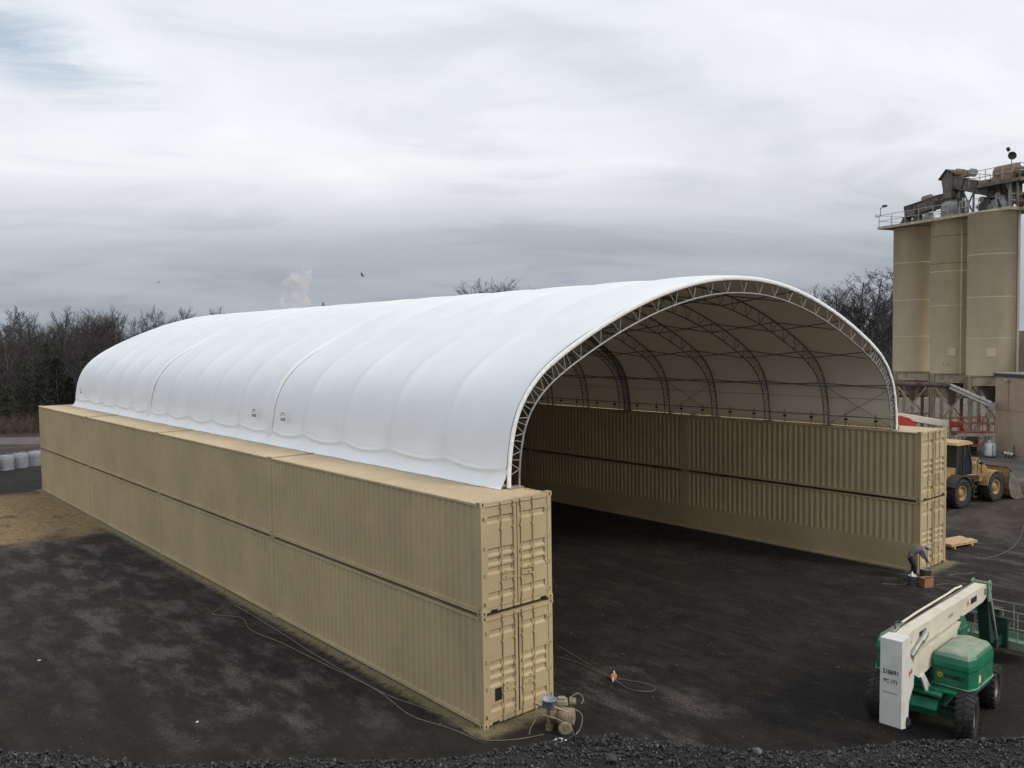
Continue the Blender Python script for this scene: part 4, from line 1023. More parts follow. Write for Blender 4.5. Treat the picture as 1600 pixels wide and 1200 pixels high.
silo((69.25, 21.05), RZS, 'beige steel silo on legs at the left end of the row', [(16.4, 'silo', .004), (12.9, 'silo', .004), (9.5, 'silo', .004)], ())
silo((66.9, 16.5), RZS, 'beige steel silo with dark seam bands in the middle of the row', [(18.3, 'plant', .015), (15.9, 'plant', .03), (15.2, 'silo', .006), (12.2, 'silo', .004)], ('rib', 'hatch'))
silo((64.15, 12.25), RZS, 'beige steel silo with a vertical pipe on its right edge', [(16.2, 'silo', .004), (12.7, 'silo', .004), (9.3, 'silo', .004)], ('hatch', 'pipe'))
b4 = empty('storage_bin', (68.6, 8.6, 0), RZS, 'dark brown round bin behind the right-hand silo', 'bin')
m = MB(); m.lathe([(2.0, 0), (2.0, 17.6), (2.06, 17.6), (2.06, 17.8), (.3, 18.6), (.001, 18.6)], n=40); m.build('shell', MT['silo2'], b4)
m = MB()
for z in (5.5, 9, 12.5, 16): m.lathe([(2.0, z - .05), (2.06, z - .05), (2.06, z + .05), (2.0, z + .05)], n=40)
m.build('hoop', MT['silo2'], b4)

# top works, in a frame along the catwalk edge
ct = math.radians(72.6); CT = (62.95, 11.45, 0)
cw = empty('catwalk', CT, ct, 'grey railed catwalk along the silo tops', 'catwalk')
m = MB(); m.bb(-1.2, 12.2, -4.4, .25, ZR + .02, ZR + .10); m.build('deck', MT['plantgrey'], cw)
m = MB(); m.bb(-1.2, 12.25, .25, .31, ZR - .10, ZR + .14); m.bb(-1.26, -1.2, -4.4, .31, ZR - .10, ZR + .14); m.bb(12.2, 12.26, -4.4, .25, ZR - .10, ZR + .14); m.build('edge_beam', MT['frame'], cw)
railing(cw, [(4.6, .2, ZR + .1), (12.15, .2, ZR + .1), (12.15, -4.3, ZR + .1)], 1.1, .028, True, 1.45)
railing(cw, [(-1.1, -4.3, ZR + .1), (12.15, -4.3, ZR + .1)], 1.1, .028, True, 1.45)
railing(cw, [(-1.15, .2, ZR + .1), (-1.15, -4.3, ZR + .1)], 1.1, .028, True, 1.1)
railing(cw, [(1.6, .2, ZR + .1), (3.4, .2, ZR + .1)], 1.1, .028, True, 1.0)
def top(name, label, cat): return empty(name, CT, ct, label, cat)
def drum(mb, p0, p1, r, n=14): mb.cyl(p0, p1, r, n=n)
fl_ = top('floodlight', 'floodlight on a post at the left end of the catwalk', 'floodlight')
m = MB(); m.cyl((12.1, .1, ZR + 1.1), (12.1, .1, ZR + 1.9), .03, n=6); m.bar((12.1, .1, ZR + 1.85), (11.6, .2, ZR + 2.0), .05, .05); m.build('post', MT['dark'], fl_)
m = MB(); m.box((11.45, .25, ZR + 2.0), (.4, .28, .2)); m.build('lamp_head', MT['dark'], fl_, bevel=.03)
m = MB(); m.box((12.35, .25, ZR + 1.25), (.30, .3, .34)); m.build('lamp_box', MT['tank'], fl_, bevel=.04)
c1 = top('drag_conveyor', 'brown drag conveyor housing running level over the left silos', 'conveyor')
def trough(root, p0, p1, w_, h_, ribs, mat='plant'):
    p0, p1 = Vector(p0), Vector(p1)
    b = MB(); b.bar(p0, p1, w_, h_); b.build('housing', MT[mat], root)
    for i in range(ribs + 1):
        q = p0.lerp(p1, i / ribs); d = (p1 - p0).normalized() * .05
        b = MB(); b.bar(q - d, q + d, w_ + .12, h_ + .12); b.build('flange', MT['dark' if i % 2 else 'plant'], root)
    u = Vector((0, 0, h_ / 2 + .03)); b = MB(); b.bar(p0 + u, p1 + u, w_ + .16, .06); b.build('cover_plate', MT['plant'], root)
trough(c1, (10.3, -1.5, 21.05), (5.3, -1.5, 21.65), .9, .95, 4)
for x, mm in ((9.2, 'dark'), (8.0, 'plantgrey'), (10.5, 'dark')):
    b = MB(); b.lathe([(.5, ZR + .1), (.62, ZR + .3), (.45, ZR + .6), (.35, ZR + .95)], c=(x, -1.5, 0), n=16); b.build('discharge_spout', MT[mm], c1)
b = MB(); b.cyl((8.6, -1.5, 21.95), (7.8, -1.5, 22.02), .33, n=16); b.box((8.2, -1.5, 21.75), (.9, .6, .25)); b.build('gearmotor', MT['plant2'], c1)
b = MB(); b.bar((7.7, -1.5, 21.95), (6.6, -1.5, 22.0), .5, .28); b.build('drive_guard', MT['plantgrey'], c1)
for x in (6.9, 6.2, 9.6):
    b = MB(); b.box((x, -1.02, 21.35), (.34, .12, .42)); b.build('inspection_door', MT['dark'], c1)
c2 = top('inclined_conveyor', 'brown inclined conveyor with a gabled head over the middle silo', 'conveyor')
trough(c2, (5.4, -1.5, 23.0), (1.6, -1.5, 21.65), .95, 1.0, 3); trough(c2, (1.7, -1.5, 21.5), (-.6, -1.5, 21.5), .95, 1.05, 2)
b = MB(); b.prism([(5.1, 21.6), (5.1, 23.7), (5.65, 24.05), (6.3, 23.4), (6.1, 22.4), (6.1, 21.6)], -2.05, -.95); b.build('head_box', MT['plant'], c2)
b = MB(); b.prism([(4.9, 23.72), (5.7, 24.15), (6.5, 23.35), (6.4, 23.27), (5.7, 24.02), (4.95, 23.62)], -2.2, -.8); b.build('head_roof', MT['dark'], c2)
b = MB(); b.cyl((4.9, -1.2, 23.75), (4.2, -1.2, 23.55), .32, n=14); b.box((3.9, -1.2, 23.45), (.6, .6, .5)); b.build('gearmotor', MT['plant2'], c2)
b = MB(); b.cyl((3.5, -1.2, 23.5), (3.1, -1.2, 23.35), .34, n=14); b.build('motor_fan', MT['plantgrey'], c2)
for y in (-2.1, -.9):
    for a_, b_ in (((5.0, 21.6), (4.95, 22.4)), ((3.9, ZR + .1), (3.9, 22.0)), ((5.0, ZR + .1), (3.9, 22.0)), ((3.9, ZR + .3), (5.0, 22.2)), ((5.1, ZR + .1), (5.1, 22.4))):
        b = MB(); b.bar((a_[0], y, a_[1]), (b_[0], y, b_[1]), .09, .09); b.build('support', MT['dark'], c2)
b = MB(); b.lathe([(1.05, ZR + .1), (1.15, ZR + .9), (1.0, ZR + 1.5), (.9, ZR + 1.55), (.001, ZR + 1.6)], c=(5.3, -1.5, 0), n=24); b.build('vent_drum', MT['plantgrey'], c2)
for x in (1.2, .6, .1):
    b = MB(); b.cyl((x, -.98, 21.45), (x, -.88, 21.45), .22, n=12); b.build('port', MT['dark'], c2)
vm = top('transfer_machine', 'dark transfer machinery and chutes on top of the right silo', 'machinery')
for i, (x, y, z, a, b_, c, mm) in enumerate([(1.6, -.9, 20.4, .9, .7, 1.0, 'dark'), (.7, -.8, 20.3, .6, .6, .9, 'plantgrey'), (-.1, -.7, 20.4, .5, .5, 1.1, 'plantgrey'), (2.3, -1.4, 20.3, .7, .9, .8, 'dark'), (-.6, -1.4, 20.6, .5, .7, 1.5, 'rust'), (1.2, -2.2, 20.6, 1.3, .8, 1.4, 'dark'), (-.4, -2.8, 20.7, .9, .9, 1.7, 'plant')]):
    q = MB(); q.box((x, y, z), (a, b_, c), Matrix.Rotation(.2 * i, 3, 'Y')); q.build('casing', MT[mm], vm, bevel=.05)
for i, (x, z) in enumerate(((1.9, 20.9), (.4, 21.0), (-.3, 20.2), (1.1, 20.1))):
    q = MB(); q.cyl((x, -.5, z), (x, -.9, z), .25 + .04 * (i % 2), n=14); q.build('pulley', MT['scraped'], vm)
for i, (a_, b_) in enumerate((((-.9, -.3, ZR + .1), (-.9, -.3, 21.9)), ((-.4, -.5, 21.9), (-.9, -.8, 20.3)), ((2.6, -.4, ZR + .1), (2.6, -.4, 21.8)))):
    q = MB(); q.cyl(a_, b_, .13 if i < 2 else .05, n=10); q.build('chute', MT['plantgrey'], vm)
up = top('drive_platform', 'upper railed platform carrying the drive drum above the right silo', 'platform')
m = MB(); m.bb(-2.0, 2.7, -2.6, .1, 21.95, 22.05); m.bb(-2.0, 2.7, .04, .12, 21.80, 22.08); m.bb(-2.06, -1.98, -2.6, .12, 21.80, 22.08); m.build('deck', MT['plant'], up)
railing(up, [(-1.95, -2.5, 22.05), (-1.95, .05, 22.05), (2.65, .05, 22.05), (2.65, -2.5, 22.05)], 1.15, .032, True, 1.4)
for x, y in ((-1.6, -.2), (-1.6, -2.3), (2.3, -2.3), (-.3, -2.3)):
    q = MB(); q.bar((x, y, ZR + .1), (x, y, 21.95), .14, .14); q.build('post', MT['plant'], up)
q = MB(); q.cyl((1.0, -1.3, 22.85), (-.7, -1.3, 22.85), .68, n=20); q.bb(-.8, 1.1, -2.0, -.6, 22.05, 22.6); q.build('drive_drum', MT['plant2'], up, bevel=.02)
q = MB(); q.cyl((-.8, -1.3, 22.7), (-1.7, -1.3, 22.7), .42, n=16); q.build('motor', MT['plant'], up)
q = MB(); q.box((1.9, -1.0, 22.3), (1.0, .5, .45)); q.build('reducer', MT['plant2'], up)
ds = top('floodlight', 'round floodlight standing highest of all above the drive platform', 'floodlight')
q = MB(); q.cyl((-.2, -1.3, 23.5), (-.2, -1.3, 24.1), .03, n=6); q.build('post', MT['dark'], ds)
q = MB(); q.lathe([(.001, -.12), (.20, -.10), (.33, .05), (.33, .08), (.30, .06), (.001, .02)], c=(-.35, -1.2, 24.15), axis=(-.25, .85, -.35), n=20); q.build('lamp_head', MT['dark'], ds)
q = MB(); q.lathe([(.001, -.1), (.16, -.08), (.18, .1), (.001, .1)], c=(.1, -1.3, 24.75), axis=(.4, .6, -.3), n=14); q.cyl((.0, -1.3, 24.1), (.08, -1.3, 24.7), .02, n=5); q.build('lamp_head', MT['dark'], ds)
stt = top('stairs', 'steel stairs descending right from the drive platform', 'stairs')
for y in (-1.9, -2.8):
    q = MB(); q.bar((-2.1, y, 22.0), (-5.2, y, 18.2), .06, .25); q.build('stringer', MT['plant'], stt)
    q = MB(); q.cyl((-2.1, y, 23.1), (-5.2, y, 19.3), .028, n=6); q.cyl((-2.1, y, 22.55), (-5.2, y, 18.75), .028, n=6)
    for i in range(4):
        t = i / 3; q.cyl((-2.1 - 3.1*t, y, 22.0 - 3.8*t), (-2.1 - 3.1*t, y, 23.1 - 3.8*t), .028, n=6)
    q.build('handrail', MT['rail'], stt)
for i in range(14):
    t = (i + .5) / 14; q = MB(); q.box((-2.1 - 3.1*t, -2.35, 22.0 - 3.8*t), (.24, .86, .03)); q.build('tread', MT['plant'], stt)
eb = top('elevator_leg', 'dark bucket elevator leg rising beside the right silo', 'elevator')
q = MB(); q.bb(-3.4, -2.7, -3.6, -2.9, 0, 21.2); q.build('casing', MT['plant'], eb)
q = MB(); q.bb(-3.6, -2.5, -3.8, -2.7, 21.2, 22.4); q.build('head', MT['dark'], eb, bevel=.1)
for z in range(3, 21, 3):
    q = MB(); q.bb(-3.46, -2.64, -3.66, -2.84, z, z + .12); q.build('flange', MT['dark'], eb)

# screw conveyor across the legs and its chute down to the building
scw = empty('screw_conveyor', (61.6, 19.4, 0), 0, 'grey horizontal screw conveyor tube across the silo legs', 'conveyor')
q = MB(); q.cyl((-2.5, 6.0, 5.55), (-.05, -5.1, 5.40), .22, n=16); q.build('tube', MT['plant'], scw)
q = MB()
for t in np.linspace(.05, .95, 6): q.cyl((-2.5 + 2.45*t - .01, 6 - 11.1*t, 5.55 - .15*t), (-2.5 + 2.45*t + .01, 6 - 11.1*t - .08, 5.55 - .15*t), .27, n=16)
q.build('flange', MT['plant'], scw)
for dz in (0, -.28):
    q = MB(); q.cyl((-.1, -5.0, 5.45 + dz), (-2.6, -9.2, 4.25 + dz), .12, n=10); q.build('chute_pipe', MT['rail'], scw)
q = MB(); q.box((-2.6, -9.3, 4.0), (.5, .5, .5)); q.build('chute_box', MT['conc'], scw)

# tan building at the right edge
tb = empty('plant_building', (60.5, 10.5, 0), math.radians(-122.7), 'tan flat-roofed building with a dark blue roof edge at the right', 'building')
q = MB(); q.bb(.02, 13.9, .06, 9, 0, 6.35); q.build('wall', MT['wall'], tb)
for i in range(4):
    for j, (z0, z1) in enumerate(((.25, 3.65), (3.68, 6.30))):
        q = MB(); q.bb(i * 3.5 + .0, i * 3.5 + 3.48, 0, .06, z0, z1); q.build('wall_panel', MT['wall'], tb)
for j, (z0, z1) in enumerate(((.25, 3.65), (3.68, 6.30))):
    q = MB(); q.bb(-.04, .02, .06, 4.5, z0, z1); q.build('wall_panel', MT['wall'], tb)
q = MB(); q.bb(-.02, 14, -.04, 9.05, 0, .22); q.build('plinth', MT['conc'], tb)
q = MB(); q.bb(-.12, 14.1, -.10, 9.1, 6.30, 6.52); q.build('fascia', MT['blue'], tb); q = MB(); q.bb(-.16, 14.15, -.15, 9.15, 6.52, 6.60); q.build('roof_edge', MT['conc'], tb)
q = MB(); q.box((1.45, -.14, 6.05), (.34, .28, .22)); q.build('wall_lamp', MT['frame'], tb, bevel=.03)
q = MB(); q.box((1.5, -.05, 4.95), (.12, .10, .12)); q.cyl((1.5, -.05, 3.8), (1.5, -.05, 5.9), .025, n=6); q.build('conduit', MT['wall'], tb)
q = MB(); q.bb(-.35, -.05, 1.2, 1.6, 3.8, 4.6); q.build('meter_box', MT['orange'], tb)
oc = empty('control_cabin', (64.9, 8.4, 0), math.radians(-122.7), 'brown cabin with a white framed window above the tan roof', 'cabin')
q = MB(); q.bb(-.7, 5, 0, 3, 6.6, 9.2); q.build('wall', MT['silo2'], oc); q = MB(); q.bb(-.9, 5.2, -.2, 3.2, 9.2, 9.4); q.build('roof', MT['plant'], oc)
q = MB(); q.bb(-.35, 1.0, -.06, 0, 6.8, 8.1); wf = q.build('window', MT['tank'], oc); q = MB(); q.bb(-.22, .87, -.075, -.055, 6.92, 7.98); q.build('pane', MT['glass'], wf)
q = MB(); q.bb(-.4, 4.5, .3, 2.8, 0, 6.6); q.build('base', MT['silo2'], oc)

# orange railed walkway by the building
wk = empty('walkway', (58.6, 9.87, 0), math.radians(139.7), 'orange railed steel walkway raised between the silo legs and tan building', 'walkway')
q = MB(); q.bb(-.1, 2.85, -1.1, 0, 1.95, 2.03); q.build('deck', MT['orange'], wk); q = MB(); q.bb(-.1, 2.85, -.06, .06, 1.72, 1.95); q.bb(-.1, 2.85, -1.16, -1.04, 1.72, 1.95); q.build('beam', MT['rail'], wk)
railing(wk, [(-.05, .02, 2.03), (2.8, .02, 2.03), (2.8, -1.1, 2.03)], 1.12, .03, True, .95, 'orange'); railing(wk, [(-.05, -1.08, 2.03), (2.8, -1.08, 2.03)], 1.12, .03, True, .95, 'orange')
for x in (.1, 2.6):
    for y in (-.05, -1.05): q = MB(); q.bar((x, y, 0), (x, y, 1.72), .12, .12); q.build('post', MT['rail'], wk)
q = MB(); q.bar((.1, .05, 2.1), (.55, .05, 3.6), .06, .06); q.build('brace', MT['rail'], wk)
# equipment below it
pmx = empty('pump_skid', (60.1, 12.2, 0), math.radians(20), 'dark pump skid standing under the orange walkway', 'pump')
q = MB(); q.bb(-1.2, 1.2, -.5, .5, .05, .2); q.build('base', MT['dark'], pmx)
q = MB(); q.cyl((-.9, 0, .75), (.1, 0, .75), .42, n=18); q.build('motor', MT['dkgreen'], pmx); q = MB(); q.lathe([(.45, .2), (.55, .6), (.5, 1.2), (.2, 1.5)], c=(.75, 0, 0), n=18); q.build('pump_body', MT['dark'], pmx)
q = MB(); q.tube([(.75, 0, 1.4), (.75, 0, 1.7), (.2, .3, 1.75), (-.9, .3, 1.2)], .07, 8); q.build('pipe', MT['orange'], pmx)
for i, (x, y) in enumerate(((59.2, 12.9), (59.7, 13.6), (58.9, 13.7))):
    o = empty('drum', (x, y, 0), .4 * i, ['dark steel drum under the walkway, nearest the pump', 'dark steel drum under the walkway, behind the others', 'dark steel drum under the walkway, leftmost one'][i], 'drum', 'drums under the walkway')
    q = MB(); q.lathe([(.001, .02), (.29, 0), (.29, .29), (.30, .30), (.29, .31), (.29, .58), (.30, .59), (.29, .60), (.29, .88), (.27, .87), (.001, .87)], n=20); q.build('body', MT['dkgreen' if i else 'dark'], o)
    q = MB(); q.cyl((.15, 0, .87), (.15, 0, .90), .035, n=8); q.build('bung', MT['scraped'], o)
# white gas tank and pipe elbows at the wall
tk = empty('gas_tank', (58.7, 10.15, 0), math.radians(20), 'white upright gas tank beside the tan building', 'gas tank')
q = MB(); q.lathe([(.20, .06), (.36, .12), (.40, .25), (.40, .98), (.33, 1.12), (.18, 1.18), (.001, 1.18)], n=24); q.build('body', MT['tank'], tk)
q = MB(); q.lathe([(.17, 1.16), (.19, 1.18), (.19, 1.40), (.17, 1.40)], n=20); q.build('collar', MT['tank'], tk); q = MB(); q.lathe([(.30, 0), (.32, 0), (.32, .12), (.30, .12)], n=20); q.build('foot_ring', MT['dark'], tk)
q = MB(); q.cyl((-.40, -.18, .1), (-.40, -.18, 1.1), .022, n=6); q.build('pipe', MT['navy'], tk)
pv = empty('pipe_manifold', (59.35, 9.35, 0), math.radians(-122.7), 'low pipe manifold with three white valves at the foot of the tan wall', 'pipework')
q = MB(); q.cyl((-.3, 0, .28), (1.15, 0, .28), .05, n=8); q.cyl((1.05, 0, .28), (1.05, 0, 1.05), .04, n=8); q.build('pipe', MT['dark'], pv)
for x in (.1, .45, .80): q = MB(); q.lathe([(.001, -.10), (.12, -.08), (.14, 0), (.12, .08), (.001, .10)], c=(x, 0, .36), axis=(0, -1, .2), n=16); q.build('valve', MT['cream'], pv); q = MB(); q.bar((x, 0, 0), (x, 0, .25), .05, .05); q.build('foot', MT['dark'], pv)
# pale block wall beyond the silo legs
bw = empty('block_wall', dl(94, 40, 0), math.radians(-40.2), 'pale concrete block wall seen between the silo legs', 'wall')
bm_ = MB(); bm_.box((0, 0, 0), (1.48, .7, .88)); bme = bm_.mesh('block', MT['conc'])
for j in range(3):
    for i in range(11):
        o = link('block', bme, bw, (i * 1.5 + (.75 if j % 2 else 0), random.uniform(-.02, .02), .45 + j * .9))

# ------------------------------------------------------------------ trees and brush
def bare_tree(seed, H, style):
    """returns (trunk, crown) meshes; style: 0 broad oak, 1 tall forest tree, 2 slender"""
    rs = random.Random(seed); tr = MB(); cr = MB()
    def seg(mb, pts, r0, r1, n):
        k = len(pts); rr = [r0 + (r1 - r0) * i / (k - 1) for i in range(k)]
        vs = []; 
        for i, p in enumerate(pts):
            d = (pts[min(i+1, k-1)] - pts[max(i-1, 0)]).normalized(); a = d.orthogonal().normalized(); b = d.cross(a)
            for q in range(n): t = 2*PI*q/n; vs.append(p + a*math.cos(t)*rr[i] + b*math.sin(t)*rr[i])
        mb.add(vs, [(i*n+q, i*n+(q+1) % n, (i+1)*n+(q+1) % n, (i+1)*n+q) for i in range(k-1) for q in range(n)], True)
    def path(p, d, L, k, wv, upb):
        pts = [p.copy()]; d = d.copy()
        for i in range(k):
            d = (d + Vector((rs.gauss(0, wv), rs.gauss(0, wv), rs.gauss(0, wv) + upb))).normalized(); p = p + d * (L / k); pts.append(p.copy())
        return pts
    th = {0: .55, 1: .80, 2: .92}[style] * H
    tp = path(Vector((0, 0, -.3)), Vector((0, 0, 1)), th, 9, .05, .06); r0 = .016 * H * {0: 1.15, 1: 1.0, 2: .75}[style]
    seg(tr, tp, r0, r0 * .22, 7)
    def at(t):
        f = t * (len(tp) - 1); i = min(int(f), len(tp) - 2); return tp[i].lerp(tp[i+1], f - i)
    nb = {0: 13, 1: 17, 2: 20}[style]; t0 = {0: .42, 1: .42, 2: .50}[style]
    for i in range(nb):
        t = t0 + (1 - t0) * (i + rs.random() * .8) / nb
        az = i * 2.4 + rs.uniform(-.5, .5); el = rs.uniform(.55, 1.05) if style == 0 else (rs.uniform(.55, 1.1) if style == 1 else rs.uniform(.25, .8))
        L = H * {0: .42, 1: .30, 2: .20}[style] * (1.1 - .55 * (t - t0) / (1 - t0)) * rs.uniform(.75, 1.15)
        d = Vector((math.cos(az) * math.cos(el), math.sin(az) * math.cos(el), math.sin(el)))
        bp = path(at(t), d, L, 5, .16, .10); rb = r0 * (.42 - .22 * t) ; seg(tr, bp, rb, rb * .25, 5)
        for j in range(7):
            u = .25 + .75 * (j + rs.random()) / 7.2; f = u * 5; q = min(int(f), 4); p = bp[q].lerp(bp[q+1], f - q)
            dd = ((bp[q+1] - bp[q]).normalized() + Vector((rs.gauss(0, .55), rs.gauss(0, .55), rs.gauss(.15, .4)))).normalized()
            l2 = L * rs.uniform(.28, .5); sp = path(p, dd, l2, 3, .18, .08); seg(cr, sp, rb * .34, rb * .12, 4)
            for m in range(8):
                v = .2 + .8 * rs.random(); f = v * 3; q2 = min(int(f), 2); p2 = sp[q2].lerp(sp[q2+1], f - q2)
                d3 = ((sp[q2+1] - sp[q2]).normalized() + Vector((rs.gauss(0, .6), rs.gauss(0, .6), rs.gauss(.1, .5)))).normalized()
                tw_ = path(p2, d3, l2 * rs.uniform(.3, .6), 2, .2, .05); seg(cr, tw_, .016, .008, 3)
    return tr, cr
TV = []
for i, (H, st) in enumerate([(15, 0), (17, 1), (16, 1), (18, 2), (14, 0), (17, 2), (15, 1)]):
    a, b = bare_tree(20 + i, H, st)
    TV.append((a.mesh('trunk', MT['bark']), b.mesh('crown', MT['twig']), a.mesh('trunk', MT['palebark'])))
def put_tree(loc, v, sc, rz, label, group, pale=False, name='bare_tree', wide=1.0):
    o = empty(name, loc, rz, label, 'tree', group); o.scale = (sc * wide, sc * wide, sc)
    link('trunk', TV[v][2 if pale else 0], o); link('crown', TV[v][1], o); return o
rt_ = random.Random(11)
def px_lat(px, dep): return (px - 800) / 1342.34 * dep
def z_at(px, py, dep): return 9.916 + (545.87 - .01543 * (px + 337) - py) / 1342.34 * dep      # height seen at that spot
TH = [max(max(v.co.z for v in m.vertices) for m in t[:2]) for t in TV]
def tree_to(px, py, dep, v, lab, grp=None, pale=False, wide=1.0):
    p = dl(dep, px_lat(px, dep)); z0 = ground_z(p.x, p.y) - .3
    return put_tree((p.x, p.y, z0), v, max(4.5, z_at(px, py, dep) - z0) / (TH[v] * 1.0), rt_.uniform(0, 6.3), lab, grp, pale, wide=wide)
for i in range(64):                                     # the wood beyond the far end of the left row
    dep = 109 + 48 * ((i + rt_.random()) / 64) ** .9; px = rt_.uniform(-150, 345); pale = i % 9 == 2
    tree_to(px, rt_.uniform(474, 510) + (20 if pale else 0), dep, rt_.choice([1, 2, 0, 5, 6, 4, 6]), 'pale barked bare tree among the dark wood at the left' if pale else 'bare dark winter tree in the dense wood at the left', 'pale trees of the left wood' if pale else 'trees of the left wood', pale)
for px, py, dep, v, lab in ((778, 430, 150, 0, 'bare round crown showing above the roof ridge, left one'), (798, 432, 152, 4, 'bare round crown showing above the roof ridge, middle one'), (826, 446, 160, 4, 'bare low crown showing above the roof ridge, right one'), (352, 484, 165, 4, 'small bare treetop showing above the far roof end')):
    tree_to(px, py, dep, v, lab, wide=1.45)
for px, py, dep, v, lab in ((1278, 458, 128, 0, 'bare broad tree just right of the roof hem'), (1297, 448, 125, 0, 'bare broad tree second right of the roof hem'), (1313, 446, 135, 1, 'bare tree between the broad trees and the tall slender one'), (1327, 434, 122, 3, 'tall slender bare tree with a high crown right of the roof'),
        (1349, 426, 120, 3, 'tallest straight bare tree left of the silos'), (1362, 452, 126, 4, 'spreading bare tree beside the tallest straight one'), (1376, 446, 124, 0, 'spreading bare tree nearest the silos'), (1391, 418, 128, 5, 'tall bare tree half hidden by the left silo')):
    tree_to(px, py - 8, dep, v, lab, wide=1.2)
for i in range(16):
    dep = rt_.uniform(135, 165); tree_to(rt_.uniform(1230, 1420), rt_.uniform(468, 492), dep, rt_.choice([1, 2, 6]), 'smaller bare tree in the woods right of the roof', 'trees of the right wood')
def thicket(name, label, n, dfun, hmin, hmax, mat, seed, r=.02, spread=.25, cap=lambda px, d, r: 99):
    rs = random.Random(seed); mb = MB()
    for _ in range(n):
        dep, lat = dfun(rs); p = dl(dep, lat); z = ground_z(p.x, p.y); h = min(rs.uniform(hmin, hmax), max(.8, cap(lat / dep * 1342.34 + 800, dep, rs) - z))
        for k in range(3):
            a = Vector((p.x + rs.gauss(0, .25), p.y + rs.gauss(0, .25), z - .1)); b = a + Vector((rs.gauss(0, spread) * h, rs.gauss(0, spread) * h, h * rs.uniform(.6, 1)))
            s = Vector((rs.uniform(-1, 1), rs.uniform(-1, 1), 0)).normalized() * r
            mb.add([a - s, a + s, b], [(0, 1, 2)])
            for _2 in range(3):
                t = rs.uniform(.35, .95); c = a.lerp(b, t); d = c + Vector((rs.gauss(0, .22) * h, rs.gauss(0, .22) * h, rs.uniform(.02, .25) * h))
                mb.add([c - s * .7, c + s * .7, d], [(0, 1, 2)])
    return tag(mb.build(name, MT[mat]), label, 'brush', kind='stuff')
thicket('far_wood', 'dense far-off leafless wood on the hillside', 7000, lambda r: (lambda d: (d, px_lat(r.choice([r.uniform(-200, 380), r.uniform(1210, 1430)]), d)))(r.uniform(110, 160)), 4.0, 8.5, 'twig', 5, .05, .15, lambda px, d, r: z_at(px, r.uniform(499, 520), d))
thicket('dry_brush', 'reddish brown dry brush along the edge of the wood', 2600, lambda r: (lambda d: (d, px_lat(r.uniform(-200, 330), d)))(r.uniform(96.5, 109)), .6, 2.6, 'brush', 6, .03, .35)
thicket('undergrowth', 'dark leafless undergrowth behind the silos', 2200, lambda r: (lambda d: (d, px_lat(r.uniform(1240, 1440), d)))(r.uniform(100, 122)), 1.5, 6.0, 'twig', 8, .04, .22, lambda px, d, r: z_at(px, r.uniform(505, 530), d))
def evergreen(seed, H):
    rs = random.Random(seed); c = MB(); t = MB(); t.cyl((0, 0, -.3), (0, 0, H * .95), H * .016, H * .003, 6)
    for i in range(90):
        h = H * (.10 + .88 * (i / 90)); R = H * .40 * (1 - (h / H)) ** .55 * rs.uniform(.35, 1.15) + .1; az = rs.uniform(0, 6.28)
        for k in range(26):
            q = rs.uniform(.15, 1) * R; a = az + rs.gauss(0, .32); p = Vector((math.cos(a) * q, math.sin(a) * q, h - q * .18 + rs.gauss(0, .10)))
            d = Vector((rs.gauss(0, 1), rs.gauss(0, 1), rs.gauss(0, .6))).normalized() * rs.uniform(.10, .24); e = d.orthogonal().normalized() * rs.uniform(.05, .10)
            c.add([p - e, p + e, p + d], [(0, 1, 2)])
    return t.mesh('trunk', MT['bark']), c.mesh('crown', MT['needle'])
EV = [evergreen(3, 7.0), evergreen(4, 5.5)]
for i, (px, dep, v, sc) in enumerate(((12, 104, 1, .95), (38, 107, 0, 1.0), (62, 105, 1, 1.15), (88, 108, 0, 1.05), (108, 106, 1, 1.0), (-14, 106, 0, .9), (74, 112, 0, 1.25), (134, 110, 0, 1.1))):
    p = dl(dep, px_lat(px, dep)); o = empty('evergreen_tree', (p.x, p.y, ground_z(p.x, p.y)), i, 'dark green evergreen at the edge of the left wood', 'tree', 'evergreens at the wood edge'); o.scale = (sc,) * 3
    link('trunk', EV[v][0], o); link('crown', EV[v][1], o)

# ------------------------------------------------------------------ bulk bags on the far left
def bulk_bag(loc, rz, lab, seed):
    root = empty('bulk_bag', loc, rz, lab, 'bulk bag', 'silver bulk bags in a row')
    m = MB(); n = 9; rs = random.Random(seed)
    vs = []; idx = {}
    for k in range(n + 1):
        z = k / n
        for j in range(20):
            t = 2*PI*j/20; r = (abs(math.cos(t)) ** 8 + abs(math.sin(t)) ** 8) ** (-1/8)
            w_ = .52 * (1 + .04 * math.sin(z * 26 + seed)) * (1.02 - .18 * max(0, z - .80) / .20) * (1 + rs.uniform(-.02, .02))
            vs.append((math.cos(t) * r * w_, math.sin(t) * r * w_, 1.12 * z + .05 * mnoise.noise(Vector((math.cos(t) * 2, math.sin(t) * 2, z * 4 + seed)))))
    m.add(vs, [(k*20+j, k*20+(j+1) % 20, (k+1)*20+(j+1) % 20, (k+1)*20+j) for k in range(n) for j in range(20)], True)
    top_ = [tuple(v) for v in vs[-20:]]; m.add(top_ + [(0, 0, 1.20)], [(j, (j+1) % 20, 20) for j in range(20)], True)
    m.build('sack', MT['bag'], root)
    for sx in (-1, 1):
        q = MB(); q.tube([(sx*.45, -.45, 1.0), (sx*.35, -.2, 1.22), (sx*.35, .2, 1.22), (sx*.45, .45, 1.0)], .03, 5); q.build('lifting_strap', MT['bag'], root)
for i, (x, y, lab) in enumerate(((-1.15, 61.3, 'silver bulk bag cut by the left edge of the picture'), (.05, 61.9, 'silver bulk bag second in the row at the left edge'), (1.20, 62.5, 'silver bulk bag in the middle of the row at the left'), (2.40, 63.0, 'silver bulk bag next to the container row'), (3.6, 63.6, 'silver bulk bag half hidden behind the container row'))):
    bulk_bag((x, y, 0), .45 + .15 * i, lab, i)

